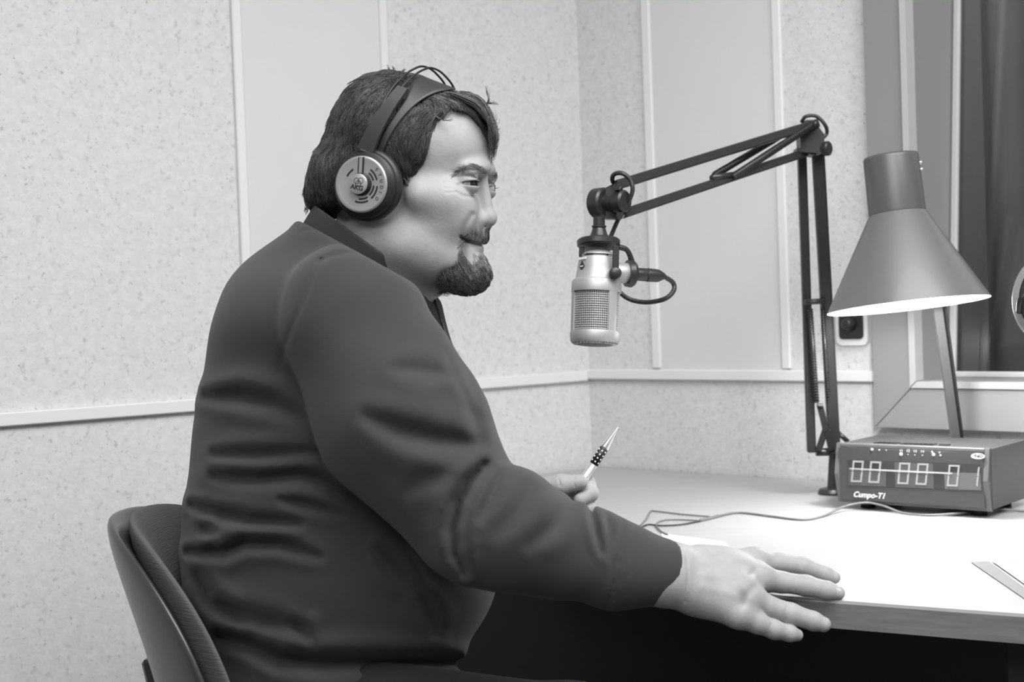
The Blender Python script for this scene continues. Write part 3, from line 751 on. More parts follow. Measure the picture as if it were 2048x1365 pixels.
def dot(px, py, r): 
    V, Fc = cyl(FP(px, py, .0001), FP(px, py, .0012), r * 2.35 / F, n=16); return obj('indicator_light', V, Fc, M_WHITE, face)
for a in ((1744, 899.5, 2.6), (1758.5, 900.5, 1.5), (1772.5, 901, 1), (1802, 909, 3.2), (1867, 910, 3.2), (1816, 909.5, 1), (1830, 910.5, 1), (1845, 911, 1), (1881, 911.5, 1.6)): dot(*a)
V = [FP(1956 + 14 * math.cos(t) , 913 - 6 * math.sin(t) + .5 * math.cos(t), .0002) for t in np.linspace(0, 2 * math.pi, 24, endpoint=False)]
V2 = V + [v + cn * .0006 for v in V]; obj('emblem', np.array(V2), [tuple(range(24)), tuple(range(24, 48))[::-1]] + [(i, (i + 1) % 24, 24 + (i + 1) % 24, 24 + i) for i in range(24)], M_WHITE, face, smooth=False)
text('emblem_lettering', 'AиD', 9 * 2.3 / F, FP(1948, 915, .0009), fax, fay, M_CLOCKF, face, bold=.0001)
# vents punched in the top
for i in range(5): 
    V, Fc = box(ca + cx * (W * .21 + i * .0085) - cn * .035 + UP * (ch + .0013), cx, cn, UP, .0030, .010, .0006); obj('vent_slot', V, Fc, M_BLACK, clock, smooth=False)
for i in range(7):
    V, Fc = box(ca + cx * (W * .39 + i * .0085) - cn * .035 + UP * (ch + .0013), cx, cn, UP, .0030, .010, .0006); obj('vent_slot', V, Fc, M_BLACK, clock, smooth=False)
V, Fc = box(ca + cx * (W * .66) - cn * .035 + UP * (ch + .0018), cx, cn, UP, .008, .006, .001, .0005); obj('push_button', V, Fc, M_BLACK, clock, smooth=False)
for a, b in ((.04, .025), (W - .03, .025), (.04, .13), (W - .03, .13)):
    p = ca + cx * a - cn * b; p[2] = ZT; V, Fc = cyl(p, p + UP * .0135, .012, .013); obj('foot', V, Fc, M_BLACK, clock)

# ================================================================== CABLE, PAPERS, PEN
def T3(px, py, h=.0022): return onz(px, py, ZT + h)
pts = [T3(2130, 1030), T3(2048, 1023), T3(1994, 1019, .006), T3(1950, 1024), P(1921, 1027, 2.27), P(1858, 1032, 2.28), P(1807, 1027, 2.31), P(1765, 1012, 2.345), P(1731, 1006, 2.36), P(1688, 1014, 2.36), T3(1646, 1033), T3(1604, 1040), T3(1540, 1033), T3(1477, 1026), T3(1432, 1034)]
pts = [np.array([p_[0], p_[1], max(p_[2], ZT + .0022)]) for p_ in pts]
cab = empty('thin_cable', T3(1600, 1040), 'thin grey cable winding across the desk in front of the clock', 'cable')
obj('cord', *tube(pts, .0019, 6, 90), M_CABLE, cab)
obj('splitter_sleeve', *tube([T3(1436, 1033), T3(1418, 1038), T3(1400, 1042)], .0028, 7, 8), M_CABLE, cab)
obj('cable_lead', *tube([T3(1420, 1034), T3(1362, 1029), T3(1310, 1023), T3(1301, 1024), T3(1292, 1040), T3(1275, 1056)], .0014, 6, 40), M_CABLE, cab)
obj('cable_lead', *tube([T3(1400, 1042), T3(1350, 1040), T3(1324, 1042), T3(1312, 1050), T3(1322, 1063), T3(1335, 1070)], .0014, 6, 40), M_CABLE, cab)
obj('cable_lead', *tube([T3(1400, 1043), T3(1360, 1050), T3(1320, 1052), T3(1296, 1050), T3(1274, 1060)], .0014, 6, 40), M_RUB, cab)
def sheet(name, corners, h, th, m, label, cat):
    Q = [onz(x, y, ZT + h) for x, y in corners]
    if np.cross(Q[1] - Q[0], Q[2] - Q[1])[2] < 0: Q = Q[::-1]
    V = Q + [p + UP * th for p in Q]; k = len(Q)
    return tag(obj(name, np.array(V), [tuple(range(k))[::-1], tuple(range(k, 2 * k))] + [(i, (i + 1) % k, k + (i + 1) % k, k + i) for i in range(k)], m, None, smooth=False), label, cat)
sheet('grey_card', [(1943, 1127), (1977, 1125), (2180, 1275), (2140, 1262)], .0003, .0012, M_PAPERG, 'grey card with a pointed corner lying flat at the right of the desk', 'card')
sheet('paper_sheet', [(1985, 1124), (2200, 1110), (2420, 1210), (2200, 1275)], .0017, .0004, M_PAPER, 'white paper sheet overlapping the grey card at the right end of the desk', 'paper')
sheet('paper_sheet', [(1322, 1068), (1448, 1084), (1500, 1135), (1345, 1120)], .0003, .0005, M_PAPER, 'white paper sheet lying on the desk behind the wrist', 'paper')

# ================================================================== HEADPHONES AT THE RIGHT EDGE (on a stand)
hd = 1.9; hs = hd / F
hc = P(2096, 598, hd)
hp2 = empty('hanging_headphones', hc - CU * .06, 'silver-rimmed headphone cup with a black cord, cut off by the right frame edge', 'headphones')
ax2 = nrm(-CF * .72 - CR * .66 + CU * .12); 
def oval(c, axis, a, b, pr, n=48):
    x = nrm(np.cross(UP, axis)); y = np.cross(axis, x); V = []; Fc = []
    for h, r in pr:
        for t in np.linspace(0, 2 * math.pi, n, endpoint=False): V.append(c + axis * h + (a - .02 + r) / 1 * math.cos(t) * x + (b - .02 + r) * math.sin(t) * y)
    for i in range(len(pr) - 1):
        for j in range(n): Fc.append((i * n + j, i * n + (j + 1) % n, (i + 1) * n + (j + 1) % n, (i + 1) * n + j))
    Fc.append(tuple(range(n))[::-1]); Fc.append(tuple(range((len(pr) - 1) * n, len(pr) * n)))
    return np.array(V), Fc
V, Fc = oval(hc, ax2, .042, .056, [(0, .016), (.004, .020), (.012, .022), (.018, .020), (.020, .016)]); obj('cup_rim', V, Fc, M_HPS, hp2)
V, Fc = oval(hc + ax2 * .016, ax2, .034, .047, [(0, .016), (.005, .017), (.007, .010), (.008, -.004)]); obj('cup_face', V, Fc, M_ARMG, hp2)
V, Fc = oval(hc - ax2 * .018, ax2, .036, .050, [(0, .010), (.004, .018), (.016, .020), (.022, .016)]); obj('ear_pad', V, Fc, M_HPB, hp2)
xh = nrm(np.cross(UP, ax2))
V, Fc = tube([hc + ax2 * .028 + CU * .03 + CR * .03, hc + ax2 * .03 + CU * .012 - CR * .004, hc + ax2 * .028 - CU * .004 - CR * .024, hc + ax2 * .012 - CU * .02 - CR * .034], .0042, 8, 24); obj('cord', V, Fc, M_HPB, hp2)
V, Fc = tube([hc + CU * .045, hc + CU * .10 + CF * .01, hc + CU * .15 + CF * .05 + CR * .03, hc + CU * .152 + CF * .10 + CR * .06, hc + CU * .11 + CF * .13 + CR * .09, hc + CU * .04 + CF * .14 + CR * .10], .003, 8, 40); obj('headband', V, Fc, M_HPB, hp2)
sp = hc + CF * .09 + CR * .06; st = empty('headphone_stand', [sp[0], sp[1], ZT], 'black headphone stand just outside the right frame edge', 'stand')
V, Fc = lathe([sp[0], sp[1], ZT], UP, [(0, .06), (.008, .06), (.011, .05)], 32); obj('stand_base', V, Fc, M_ARM, st)
V, Fc = cyl([sp[0], sp[1], ZT + .008], [sp[0], sp[1], hc[2] + .149], .006); obj('stand_pole', V, Fc, M_ARM, st)
V, Fc = bar([sp[0], sp[1], hc[2] + .146], hc + CU * .146 + CF * .04 + CR * .01, .012); obj('stand_hook', V, Fc, M_ARM, st)

# ================================================================== CHAIR
chd = 1.83
ctop = P(262, 1016, chd); cdn = nrm(-UP * 1.0 + CR * .235)
chair = empty('swivel_chair', [ctop[0] + .28, ctop[1], 0], 'dark swivel chair with curved plastic shell and ribbed fabric backrest behind the seated man', 'chair')
cfw = nrm(np.array([1.0, -.10, 0])); clat = np.array([cfw[1], -cfw[0], 0])         # forward / lateral
cfw2 = nrm(cfw - np.dot(cfw, cdn) * cdn)
HH = .235; HW = .212
cc = ctop + cdn * HH
def dish(front, th, sc_, wrap, off, nr=14, na=72):
    V = []; Fc = []
    rr = np.sin(np.linspace(0, math.pi / 2, nr + 1))
    for side in (1, -1):
        for r in rr[:-1] if side == 1 else rr[::-1][1:] if False else rr[:-1]:
            pass
    ring = [(r, 1) for r in rr] + [(r, -1) for r in rr[::-1][1:]]
    for r, sd_ in ring:
        for a in np.linspace(0, 2 * math.pi, na, endpoint=False):
            ca_, sa_ = math.cos(a), math.sin(a); e = 2 / 2.5
            lx = HW * sc_ * r * abs(ca_) ** e * (1 if ca_ > 0 else -1); ly = HH * sc_ * r * abs(sa_) ** e * (1 if sa_ > 0 else -1)
            lx *= 1 - .10 * max(0, ly / HH)                         # narrower at the top
            t = th * (max(0, 1 - r ** 5)) ** .5 * .5 * sd_
            V.append(cc - cdn * ly + clat * lx + cfw2 * (off + t + wrap * (lx / HW) ** 2 - .02 * (ly / HH) ** 2))
    nr2 = len(ring)
    for i in range(nr2 - 1):
        for j in range(na): Fc.append((i * na + j, i * na + (j + 1) % na, (i + 1) * na + (j + 1) % na, (i + 1) * na + j))
    return np.array(V), Fc
V, Fc = dish(True, .034, .985, .115, .030); pad = obj('back_pad', V, Fc, M_CHAIRF, chair)
V, Fc = dish(False, .036, 1.0, .110, .004); obj('back_shell', V, Fc, M_CHAIRS, chair)
mb = MB(); mb.add(*bar(cc - cfw2 * .012 - cdn * .04, cc - cfw2 * .03 + cdn * .42, .055, .022, up=clat, bev=.004)); mb.build('back_support', M_CHAIRS, chair)
scx = np.array([chair.location[0], chair.location[1], 0.0])
V, Fc = lathe(scx + UP * .41, UP, [(0, .10), (.01, .22), (.03, .245), (.055, .24), (.072, .20), (.078, .05)], 48); obj('seat', V, Fc, M_CHAIRF, chair)
V, Fc = cyl(scx + UP * .08, scx + UP * .42, .028); obj('gas_column', V, Fc, M_CHAIRS, chair)
V, Fc = bar(scx + UP * .40, cc - cfw2 * .03 + cdn * .40, .05, .02); obj('back_link', V, Fc, M_CHAIRS, chair)
for k in range(5):
    a = k * 2 * math.pi / 5 + .3; d = np.array([math.cos(a), math.sin(a), 0])
    V, Fc = bar(scx + UP * .09, scx + d * .28 + UP * .07, .04, .03, up=UP, bev=.004); lg = obj('base_leg', V, Fc, M_CHAIRS, chair)
    c0 = scx + d * .28 + UP * .027; sdv = np.cross(d, UP); V, Fc = cyl(c0 - sdv * .02, c0 + sdv * .02, .027, bev=.004); obj('caster', V, Fc, M_BLACK, lg)
# ================================================================== THE MAN
man = empty('person', [float(P(690, 1200, 1.86)[0]), float(P(690, 1200, 1.86)[1]), 0.0],
            'bearded man in dark sweater wearing headphones, seated in profile, hand on the desk edge', 'person')

# ---------------------------------------------- head, in head units (1 unit = 1 px at 1.80 m), x face-forward, y up, z towards his near side
HD = 1.80; HSC = HD / F; TH = math.radians(17); cT, sT = math.cos(TH), math.sin(TH)
H0 = pc(800, 360, HD)
HE = np.array([[cT, 0, -sT], [0, 1, 0], [-sT, 0, -cT]])          # rows: forward, up, lateral in camera axes
def head2cam(V): return H0 + (np.asarray(V) * HSC) @ HE
def h2w(V): return cam2world(head2cam(V))
def K(px, py, lat=0.0):                                          # head point seen at that pixel at lateral offset lat
    px, py, lat = np.broadcast_arrays(np.asarray(px, float), np.asarray(py, float), np.asarray(lat, float))
    ax_ = (px - 1024) / F; ay_ = -(py - 682.5) / F
    x = -(H0[0] - ax_ * H0[2] + HSC * lat * (HE[2][0] - ax_ * HE[2][2])) / (HSC * (HE[0][0] - ax_ * HE[0][2]))
    Z = H0[2] + HSC * (x * HE[0][2] + lat * HE[2][2]); y = (ay_ * Z - H0[1]) / HSC
    return np.stack([x, y, lat], -1)
def sm(a, b, x): t = np.clip((x - a) / (b - a), 0, 1); return t * t * (3 - 2 * t)
def himg(Q):                                                     # pixel coordinates as if on the near side
    z = np.abs(Q[:, 2]); X = H0[0] + HSC * (Q[:, 0] * HE[0][0] + z * HE[2][0]); Z = H0[2] + HSC * (Q[:, 0] * HE[0][2] + z * HE[2][2])
    return np.stack([1024 + F * X / Z, 682.5 - F * (H0[1] + HSC * Q[:, 1]) / Z], 1)
def fold(Q): q = Q.copy(); q[:, 2] = np.abs(q[:, 2]); return q
def skull(Q):
    q = fold(Q)
    d = ell(q, K(800, 290), (147, 124, 118))
    d = smin(d, ell(q, K(880, 302), (101, 98, 98)), 30)
    d = smin(d, ell(q, K(735, 352), (92, 84, 106)), 30)
    return d
def head_fn(Q):
    q = fold(Q)
    d = skull(Q)
    d = smin(d, ell(q, K(878, 432), (90, 114, 96)), 40)                                 # mid face
    d = smin(d, rc(q, K(800, 495, 80), K(935, 545, 14), 40, 36), 40)                    # jaw
    d = smin(d, ell(q, K(858, 505), (88, 74, 88)), 40)                                  # heavy lower cheeks
    d = smin(d, ell(q, K(905, 425, 56), (44, 46, 36)), 34)                              # smiling cheek
    d = smin(d, rc(q, K(900, 396, 74), K(840, 392, 92), 22, 22), 34)                   # cheek bone
    d = smin(d, ell(q, K(932, 548), (34, 34, 40)), 20)                                  # chin
    d = smin(d, rc(q, K(966, 335, 14), K(940, 342, 62), 15, 15), 20)                    # brow ridge
    d = smax(d, -ell(q, K(974, 370, 40), (22, 15, 26)), 22)                             # eye hollow
    ey = ell(q, EYE, (23.5, 23.5, 23.5))
    lid = smax(ey, -ell(q, K(940, 369, 54) , (46, 4.2, 21), EROT), 3)
    d = smax(d, -(ell(q, EYE, (20.6, 20.6, 20.6))), 1.5)
    d = smin(d, lid, 5)
    d = smax(d, -ell(q, EYE, (20.4, 20.4, 20.4)), 1)
    d = smax(d, -ell(q, K(950, 367.5, 52), (34, 4.6, 19), EROT), 2.5)                   # the opening between the lids
    # nose
    n = rc(q, K(964, 366), K(975, 428), 12, 14)
    n = smin(n, ell(q, K(974, 438), (20, 17, 17)), 10)
    n = smin(n, ell(q, K(956, 440, 19), (16, 14, 12)), 8)
    n = smin(n, rc(q, K(955, 450), K(972, 449), 8, 7), 8)
    d = smin(d, n, 11)
    d = smax(d, -ell(q, K(964, 453.5, 9.5), (9, 5.5, 5)), 3)                                # nostril
    # mouth
    d = smin(d, ell(q, K(948, 470), (26, 20, 34)), 16)
    d = smin(d, ell(q, K(955, 481), (14, 7, 26)), 7)
    d = smin(d, ell(q, K(950, 497), (14, 9, 24)), 8)
    U = himg(Q)
    slit = seg2(U, [(921, 474), (932, 482), (948, 486), (962, 489), (975, 487)])
    fr = sm(20, 60, Q[:, 0])
    d = d + fr * 5.0 * np.exp(-(slit / 3.0) ** 2)
    d = d + fr * 3.2 * np.exp(-(seg2(U, [(944, 430), (930, 452), (921, 476), (918, 492)]) / 6) ** 2)      # fold beside the nose
    d = d + 1.6 * np.exp(-(seg2(U, [(912, 384), (925, 392), (942, 394), (952, 388)]) / 3.5) ** 2) * fr
    for L_ in ([(885, 364), (905, 366)], [(888, 376), (910, 378)], [(893, 386), (912, 384)]): d = d + 1.0 * np.exp(-(seg2(U, L_) / 2.2) ** 2)
    d = d + 1.2 * np.exp(-(seg2(U, [(905, 356), (925, 352), (945, 353), (960, 360)]) / 3) ** 2) * fr
    # ear (inside the cup), neck
    d = smin(d, ell(q, K(752, 385, 112), (24, 36, 10)), 8)
    nk = rc(q, K(775, 470), K(705, 640), 104, 122)
    nk = smin(nk, rc(q, K(820, 530), K(760, 660), 64, 92), 40)
    d = smin(d, nk, 34)
    return d
EYE = K(936, 368, 53)
ea = math.radians(52)
EROT = np.array([[math.cos(ea), 0, -math.sin(ea)], [0, 1, 0], [math.sin(ea), 0, math.cos(ea)]], np.float32)
def body_tint(Qh):
    """pigment of the skin: stubble, beard roots, brows, lips, scalp"""
    U = himg(Qh); t = np.full(len(U), .94)
    fr = sm(-40, 20, Qh[:, 0])
    jaw = np.exp(-(seg2(U, [(800, 480), (850, 540), (900, 560)]) / 48) ** 2); t -= .27 * jaw
    t -= .42 * sm(14, 0, seg2(U, [(958, 462), (936, 470), (928, 490), (928, 515), (905, 545)])) * fr
    t -= .72 * sm(36, 12, seg2(U, [(900, 558), (930, 555), (955, 555)]))
    t -= .30 * sm(7, 0, seg2(U, [(932, 484), (950, 491), (968, 492)])) * fr
    t -= .26 * sm(7, 0, seg2(U, [(912, 347), (925, 337), (945, 334), (968, 343)])) * fr
    t -= .35 * sm(5, 0, seg2(U, [(915, 368), (935, 362), (955, 366)])) * fr
    sc_ = region_hair(U) ; t = np.where(sc_ > 0, np.minimum(t, 1 - .85 * sm(0, 14, sc_)), t)
    return np.clip(t, .05, 1)
HAIRPOLY = np.array([(1010, 190), (1010, 286), (978, 282), (966, 260), (950, 237), (930, 219), (900, 216), (876, 240), (862, 285), (852, 312), (836, 342), (820, 374), (800, 384), (770, 400), (760, 440), (690, 452), (640, 432), (600, 424), (560, 300), (600, 100), (1010, 100)], float)
def region_hair(U):
    """signed distance to the hair outline, > 0 inside"""
    P_ = HAIRPOLY; inside = np.zeros(len(U), bool); j = len(P_) - 1
    for i in range(len(P_)):
        xi, yi = P_[i]; xj, yj = P_[j]
        c = ((yi > U[:, 1]) != (yj > U[:, 1])) & (U[:, 0] < (xj - xi) * (U[:, 1] - yi) / (yj - yi + 1e-9) + xi)
        inside ^= c; j = i
    d = seg2(U, list(P_) + [P_[0]])
    return np.where(inside, d, -d)

Vh, Fh = mesh_sdf(head_fn, (-215, -300, -150), (225, 235, 150), 1.7)
tint_h = body_tint(Vh)
bodyV, bodyF, bodyT = [h2w(Vh)], [Fh], [tint_h]

# ---------------------------------------------- near hand (camera axes, metres)
def C(px, py, d): return pc(px, py, d)
def cone(Q, a, b, k=None):
    return rc(Q, C(*a[:3]), C(*b[:3]), a[3] * a[2] / F, b[3] * b[2] / F)
def img(Q): return np.stack([1024 + F * Q[:, 0] / Q[:, 2], 682.5 - F * Q[:, 1] / Q[:, 2]], 1)
FINGERS = [
    [(1508, 1126, 1.725, 25), (1558, 1127, 1.732, 19.5), (1606, 1134, 1.735, 19), (1648, 1149, 1.735, 16.5), (1668, 1156, 1.735, 12.5)],
    [(1518, 1158, 1.695, 26), (1562, 1165, 1.70, 21), (1612, 1172, 1.698, 20.5), (1655, 1182, 1.690, 18), (1675, 1187, 1.688, 14.5)],
    [(1502, 1204, 1.665, 26), (1535, 1214, 1.665, 22), (1582, 1229, 1.667, 21.5), (1626, 1243, 1.667, 19), (1647, 1250, 1.667, 15.5)],
    [(1476, 1230, 1.645, 27), (1515, 1247, 1.648, 21), (1548, 1260, 1.652, 19), (1580, 1268, 1.657, 16), (1594, 1271, 1.660, 12.5)],
]
THUMB = [(1410, 1150, 1.74, 30), (1470, 1152, 1.79, 25), (1515, 1158, 1.80, 20), (1540, 1162, 1.80, 15)]
def hand_fn(Q):
    d = cone(Q, (1200, 1122, 1.64, 60), (1330, 1146, 1.66, 57))
    d2 = cone(Q, (1330, 1140, 1.665, 50), (1400, 1140, 1.68, 46)); d3 = cone(Q, (1320, 1160, 1.65, 50), (1400, 1176, 1.66, 47))
    d = smin(d, smin(d2, d3, .02), .02)
    mc = [((1398, 1138, 1.70, 42), 0), ((1405, 1150, 1.685, 45), 1), ((1402, 1176, 1.665, 46), 2), ((1398, 1188, 1.655, 42), 3)]
    for st_, i in mc: d = smin(d, cone(Q, st_, FINGERS[i][0]), .016)
    d = smin(d, cone(Q, (1450, 1150, 1.69, 50), (1470, 1185, 1.665, 46)), .02)
    fd = None
    for f in FINGERS:
        g = None
        for a, b in zip(f[:-1], f[1:]):
            e = cone(Q, a, b); g = e if g is None else smin(g, e, .004)
        fd = g if fd is None else smin(fd, g, .0012)
    g = None
    for a, b in zip(THUMB[:-1], THUMB[1:]):
        e = cone(Q, a, b); g = e if g is None else smin(g, e, .01)
    d = smin(d, g, .012)
    d = smin(d, fd, .007)
    for f in FINGERS[:3]:                                      # knuckle mounds
        d = smin(d, ell(Q, C(f[0][0] - 3, f[0][1] - 3, f[0][2] - .002), (.014, .012, .013)), .016)
    U = img(Q)
    for L_, a, w_ in (([(1372, 1100), (1376, 1150), (1370, 1205)], .0009, 2.5), ([(1506, 1178), (1495, 1190), (1487, 1210)], .0014, 9), ([(1512, 1140), (1500, 1152)], .0011, 8),
                      ([(1600, 1118), (1604, 1135)], .0007, 2), ([(1590, 1160), (1586, 1180)], .0007, 3), ([(1640, 1172), (1637, 1190)], .0006, 2.5),
                      ([(1574, 1215), (1568, 1240)], .0009, 2), ([(1580, 1218), (1573, 1242)], .0007, 1.8), ([(1542, 1250), (1538, 1268)], .0008, 2.5)):
        d = d + a * np.exp(-(seg2(U, L_) / w_) ** 2)
    for L_ in ([(1400, 1125), (1500, 1118)], [(1405, 1150), (1512, 1155)], [(1405, 1175), (1500, 1198)]): d = d - .0006 * np.exp(-(seg2(U, L_) / 9) ** 2)
    return d
lo = np.minimum(C(1190, 1310, 1.6), C(1190, 1310, 1.85)); hi = C(1720, 1060, 1.85); 
Vn, Fn = mesh_sdf(hand_fn, (min(lo[0], .09), C(1190, 1310, 1.7)[1], 1.575), (C(1720, 1060, 1.75)[0], C(1190, 1060, 1.6)[1], 1.86), .0013)
nb = np.full(len(Vn), .93); Un = img(Vn); nb -= .30 * np.exp(-(seg2(Un, [(1484, 1186), (1488, 1190)]) / 9) ** 2)
bodyV.append(cam2world(Vn)); bodyF.append(Fn); bodyT.append(nb)

# ---------------------------------------------- far hand holding the pen
FD = 1.95
def fhand_fn(Q):
    d = cone(Q, (980, 1020, 1.98, 42), (1060, 1002, 1.96, 36))
    d = smin(d, cone(Q, (1060, 1000, 1.96, 36), (1118, 1004, 1.965, 33)), .02)
    t = smin(cone(Q, (1078, 980, 1.945, 23), (1122, 970, 1.94, 20)), cone(Q, (1122, 970, 1.94, 20), (1160, 965, 1.94, 15.5)), .006)
    d = smin(d, t, .012)
    i = smin(cone(Q, (1118, 1000, 1.985, 24), (1172, 966, 1.975, 18)), cone(Q, (1174, 968, 1.972, 18), (1180, 988, 1.955, 17)), .004)
    i = smin(i, cone(Q, (1180, 988, 1.955, 16.5), (1160, 1000, 1.94, 13)), .004)
    d = smin(d, i, .003)
    m = smin(cone(Q, (1112, 1015, 1.985, 24), (1172, 1000, 1.975, 18)), cone(Q, (1172, 1000, 1.975, 17.5), (1178, 1018, 1.958, 16)), .004)
    m = smin(m, cone(Q, (1178, 1018, 1.955, 15), (1156, 1026, 1.945, 13)), .004); d = smin(d, m, .003)
    r = smin(cone(Q, (1105, 1030, 1.985, 22), (1160, 1030, 1.975, 17)), cone(Q, (1160, 1030, 1.975, 17), (1164, 1046, 1.958, 15)), .004)
    r = smin(r, cone(Q, (1164, 1046, 1.958, 15), (1140, 1050, 1.945, 13)), .004); d = smin(d, r, .003)
    p = smin(cone(Q, (1095, 1045, 1.985, 20), (1142, 1054, 1.975, 15)), cone(Q, (1142, 1054, 1.975, 15), (1130, 1068, 1.955, 13)), .004); d = smin(d, p, .003)
    U = img(Q)
    d = d + .0012 * np.exp(-(seg2(U, [(1118, 960), (1120, 972)]) / 2) ** 2) + .001 * np.exp(-(seg2(U, [(1150, 953), (1147, 964), (1150, 974)]) / 2) ** 2)
    return d
Vf, Ff = mesh_sdf(fhand_fn, (C(960, 0, 2.0)[0], C(0, 1095, 2.0)[1], 1.90), (C(1215, 0, 1.97)[0], C(0, 930, 1.9)[1], 2.03), .0013)
bodyV.append(cam2world(Vf)); bodyF.append(Ff); bodyT.append(np.full(len(Vf), 1.0))

# ---------------------------------------------- sweater
FOLDS = [([(415, 792), (480, 792), (545, 806), (605, 838)], .010, 13), ([(430, 908), (520, 912), (600, 908), (650, 905)], .008, 11),
         ([(430, 952), (520, 957), (600, 950), (660, 968), (720, 1000)], .010, 12), ([(385, 1010), (430, 1025), (500, 1042), (600, 1048)], .009, 10),
         ([(560, 1000), (620, 1010), (680, 1033)], .005, 8), ([(378, 1104), (450, 1105), (490, 1085), (560, 1088), (640, 1115)], .010, 10),
         ([(395, 1150), (420, 1200), (480, 1240)], .008, 12), ([(440, 1272), (500, 1290), (560, 1318), (650, 1328), (910, 1322)], .014, 14),
         ([(590, 1250), (625, 1285)], .007, 12), ([(440, 1215), (520, 1245), (600, 1255)], .006, 14),
         ([(760, 1100), (800, 1150), (826, 1175)], .009, 12), ([(835, 1180), (862, 1230), (872, 1265)], .006, 11),
         ([(400, 1055), (430, 1065)], .005, 9)]
AFOLDS = [([(736, 835), (800, 862), (870, 880), (955, 892)], .010, 15), ([(787, 737), (840, 742), (895, 750)], .0045, 11),
          ([(968, 930), (938, 968), (918, 1008), (908, 1060), (912, 1110), (928, 1145)], .017, 10), ([(1000, 948), (985, 990), (960, 1040)], .005, 8),
          ([(820, 985), (850, 960), (890, 950)], .004, 14),
          ([(1178, 1005), (1190, 1050), (1203, 1110)], .007, 5), ([(1213, 1030), (1222, 1070), (1215, 1120)], .004, 5),
          ([(1150, 1000), (1110, 1050), (1060, 1090)], .005, 12), ([(1245, 1050), (1240, 1100), (1228, 1160), (1215, 1215)], .003, 5.0),
          ([(1060, 975), (1040, 1020), (1000, 1070)], .004, 12), ([(930, 790), (950, 840), (962, 880)], .004, 9),
          ([(895, 640), (925, 720), (955, 800)], .004, 9), ([(890, 700), (930, 790)], .003, 8)]
SEAMS = [([(640, 522), (660, 512), (700, 506), (745, 509), (790, 526), (835, 558), (870, 600)], .004, 6), ([(640, 522), (612, 590), (590, 640), (566, 700), (556, 750)], .0028, 7),
         ([(606, 462), (640, 458), (690, 475), (740, 500), (800, 545), (850, 590)], .0025, 4), ([(692, 1010), (688, 1080), (680, 1150)], .001, 3)]
def foldf(U, pts, a, w_, seed=0):
    """a soft crease that fades out at both ends"""
    pts = np.asarray(pts, np.float32); sl = np.linalg.norm(np.diff(pts, axis=0), axis=1); tot = sl.sum(); acc = 0
    d = np.full(len(U), 1e9, np.float32); tt = np.zeros(len(U), np.float32)
    for i_ in range(len(sl)):
        ba = pts[i_ + 1] - pts[i_]; pa = U - pts[i_]; t = np.clip(pa @ ba / (sl[i_] ** 2), 0, 1); e = np.linalg.norm(pa - t[:, None] * ba, axis=1)
        m_ = e < d; d = np.where(m_, e, d); tt = np.where(m_, (acc + t * sl[i_]) / tot, tt); acc += sl[i_]
    env = np.sin(np.pi * np.clip(tt * .9 + .05, 0, 1)) ** .55; ww = w_ * (.5 + .6 * env)
    return a * env * (np.exp(-(d / (ww * 1.25)) ** 2) - .45 * np.exp(-((d - 2.6 * ww) / (1.7 * ww)) ** 2))
def EL(Q, px, py, d, rx, ry, rz):
    s = d / F; return ell(Q, C(px, py, d), (rx * s, ry * s, rz * s))
NECK_A, NECK_B = C(742, 505, 1.815), C(690, 610, 1.85)
def plane_img(Q, p0, p1, dref):
    """signed distance to the plane through two pixels and along depth; > 0 above/right (towards the head)"""
    a, b = C(p0[0], p0[1], dref), C(p1[0], p1[1], dref); t = b - a; nn = np.array([-t[1], t[0], 0]); nn = nn / np.linalg.norm(nn)
    if nn[1] < 0: nn = -nn
    return (Q - a.astype(np.float32)) @ nn.astype(np.float32)
ARM = [(708, 648, 1.665, 146), (800, 838, 1.64, 150), (938, 1036, 1.615, 126)]
FORE = [(956, 1052, 1.61, 118), (1100, 1092, 1.625, 98), (1230, 1130, 1.645, 82), (1345, 1150, 1.662, 66)]
def torso(Q):
    d = EL(Q, 686, 1100, 1.86, 318, 300, 330)
    d = smin(d, EL(Q, 672, 850, 1.86, 272, 298, 320), .07)
    d = smin(d, EL(Q, 602, 645, 1.85, 152, 150, 290), .06)
    d = smin(d, EL(Q, 706, 622, 1.85, 118, 110, 300), .06)
    d = smin(d, EL(Q, 660, 1330, 1.86, 235, 160, 300), .05)
    return d
